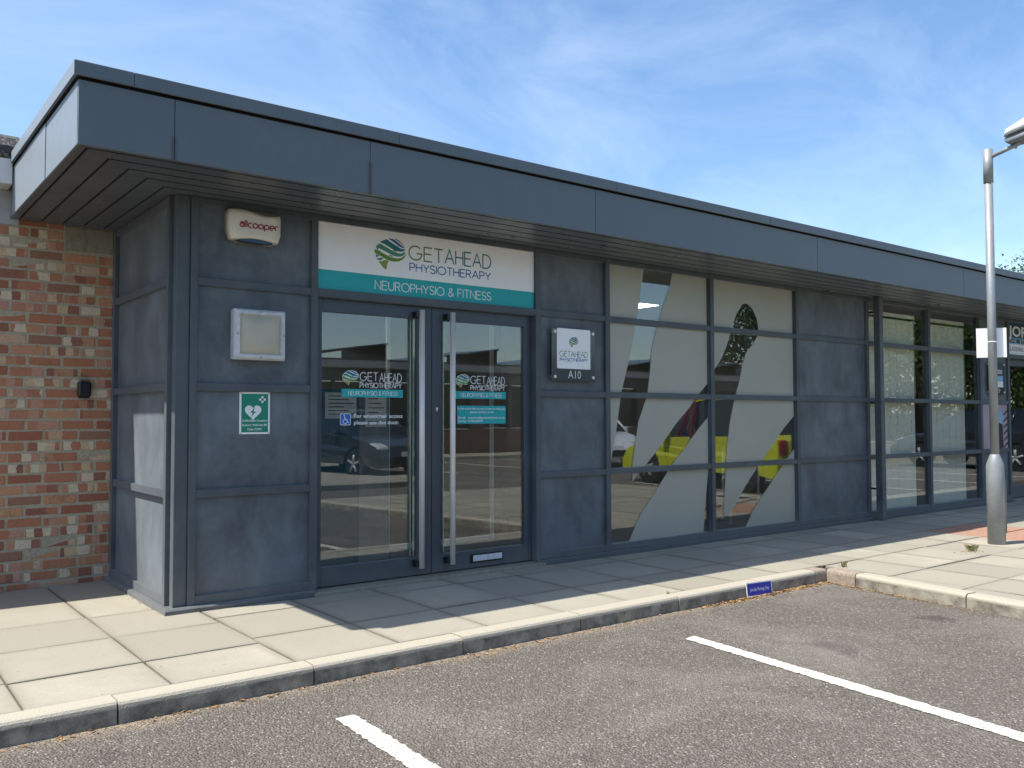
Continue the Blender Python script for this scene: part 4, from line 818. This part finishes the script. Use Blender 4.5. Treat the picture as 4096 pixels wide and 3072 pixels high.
# parked cars
M['tyre'] = simple('tyre_rubber', (.012, .012, .012), .85); M['rim'] = metal('alloy_rim', (.5, .5, .5), .35); M['carglass'] = simple('car_glass', (.010, .012, .014), .05); M['headl'] = simple('headlamp', (.55, .57, .58), .1); M['taill'] = simple('tail_lamp', (.25, .008, .008), .2)
def car(name, label, x, y, rz, paint, L=4.1, W=1.75, H=1.48, van=False):
    a = thing(name, label, 'car', (x, y, HK), rz); hw = W/2; f, rf = .82, L - .78; wr = .315
    def arch(cx): return [(cx + (wr+.05)*math.cos(R_(180 - 180*i/8)), .31 + (wr+.05)*math.sin(R_(180 - 180*i/8))) for i in range(9)]
    low = [(.03, .24)] + arch(f)[0:9] + arch(rf) + [(L-.03, .26), (L, .55), (L-.03, .86), (L-.10, .96), (L*.62, .93), (1.20, .90), (.55, .80), (.12, .66), (0, .45)]
    bm = bmesh.new(); n = len(low); rings = []
    for yy, sc_ in ((-hw+.05, .985), (-hw, 1.0), (hw, 1.0), (hw-.05, .985)):
        pass
    secs = [(-hw, .0), (-hw + .07, .03), (hw - .07, .03), (hw, .0)]
    for yy, up in secs: rings.append([bm.verts.new((q[0], yy * (1 if q[1] < .6 else .965), q[1] + (up if q[1] > .6 else 0))) for q in low])
    for u, v in zip(rings, rings[1:]):
        for k in range(n): fc = bm.faces.new((u[k], u[(k+1) % n], v[(k+1) % n], v[k])); fc.smooth = False
    bm.faces.new(rings[0][::-1]); bm.faces.new(rings[-1]); link('body', mesh_bm(bm), paint, a)
    cab = [(1.02, .90), (1.78, H - .05), (2.2, H), (3.1, H), (L - .55, H - .09), (L - .10, .95)]
    def cabin(name, inset, m, pts):
        bm = bmesh.new(); n = len(pts); lo = hw - .05 - inset; vv = []
        for sgn in (-1, 1): vv.append([bm.verts.new((q[0], sgn * (lo - (q[1]-.9)/(H-.9)*.17), q[1])) for q in pts])
        for k in range(n): bm.faces.new((vv[0][k], vv[0][(k+1) % n], vv[1][(k+1) % n], vv[1][k]))
        bm.faces.new(vv[0][::-1]); bm.faces.new(vv[1]); return link(name, mesh_bm(bm), m, a)
    cabin('window_glass', .0, M['carglass'], cab); 
    bm = bmesh.new()
    for sgn in (-1, 1):
        for (p0, p1) in (((1.02, .90), (1.78, H - .05)), ((2.42, .92), (2.45, H - .02)), ((L - 1.0, .94), (L - .85, H - .05)), ((L - .10, .95), (L - .55, H - .09))):
            w = lambda q: sgn * (hw - .045 - (q[1]-.9)/(H-.9)*.17); bm_tube(bm, [(p0[0], w(p0), p0[1]), (p1[0], w(p1), p1[1])], .035, 6)
    link('pillars', mesh_bm(bm), paint, a)
    rp_ = [(1.74, H - .055), (2.2, H + .012), (3.1, H + .012), (L - .5, H - .085), (L - .5, H - .12), (3.1, H - .02), (2.2, H - .02), (1.74, H - .085)]
    bm = bmesh.new(); lo = hw - .05 - .14; bm_prism(bm, rp_, lambda q: (q[0], -lo, q[1]), lambda q: (q[0], lo, q[1])); link('roof', mesh_bm(bm), paint, a)
    for cx in (f, rf):
        for sgn in (-1, 1):
            w = part('wheel', a); y0 = sgn * (hw - .20); y1 = sgn * (hw - .005)
            tube('tyre', [(cx, y0, wr), (cx, y1, wr)], wr, M['tyre'], w, 24); tube('rim_dish', [(cx, y1 - sgn*.01, wr), (cx, y1 + sgn*.004, wr)], wr*.66, M['tyre'], w, 20)
            for k in range(5):
                an = R_(72*k + 20); tube('rim_spoke', [(cx, y1 + sgn*.012, wr), (cx + wr*.62*math.cos(an), y1 + sgn*.008, wr + wr*.62*math.sin(an))], .03, M['rim'], w, 6)
    for sgn in (-1, 1):
        bm = bmesh.new(); bm_box(bm, -.16, .16, -.17, .17, -.06, .07, .05, 2); link('headlight', mesh_bm(bm, smooth=True), M['headl'], a, (.24, sgn*(hw - .22), .66), (0, R_(-18), 0))
        bm = bmesh.new(); bm_box(bm, -.05, .05, -.10, .10, -.13, .13, .03, 2); link('tail_light', mesh_bm(bm, smooth=True), M['taill'], a, (L - .04, sgn*(hw - .14), .78))
        bm = bmesh.new(); bm_box(bm, -.09, .09, -.08, .08, -.06, .06, .03, 2); link('wing_mirror', mesh_bm(bm, smooth=True), paint, a, (1.42, sgn*(hw + .06), .98))
    box('grille', -.012, .06, -.42, .42, .30, .46, M['black'], a); box('number_plate', -.022, -.013, -.26, .26, .47, .57, M['white'], a); box('number_plate', L - .004, L + .012, -.26, .26, .58, .68, simple('yellow_plate', (.7, .5, .02), .5), a)
    return a
def paintm(name, col, r=.22):
    t = NT(name); t.b.inputs['Base Color'].default_value = (*col, 1); t.rough(r); t.b.inputs['Coat Weight'].default_value = 1.0; t.b.inputs['Coat Roughness'].default_value = .03
    t.color(t.ramp(t.noise(t.pos(), 2, 3), [(.3, tuple(c*.95 for c in col)), (.7, col)])); return t.m
car('parked_car', 'dark grey hatchback mirrored in the left door glass', 8.15, -10.4, R_(-98), paintm('charcoal_car_paint', (.025, .028, .030)))
car('parked_car', 'white hatchback mirrored in the left graphic window', 14.3, -10.6, R_(-70), paintm('white_car_paint', (.72, .73, .74)))
car('parked_car', 'bright yellow liveried car mirrored in the right graphic window', 12.1, -7.1, R_(98), paintm('yellow_green_car_paint', (.56, .58, .015)), 4.2, 1.8, 1.62)
car('parked_car', 'black car mirrored low in the blinds window', 21.5, -6.6, R_(95), paintm('black_car_paint', (.018, .019, .021)))
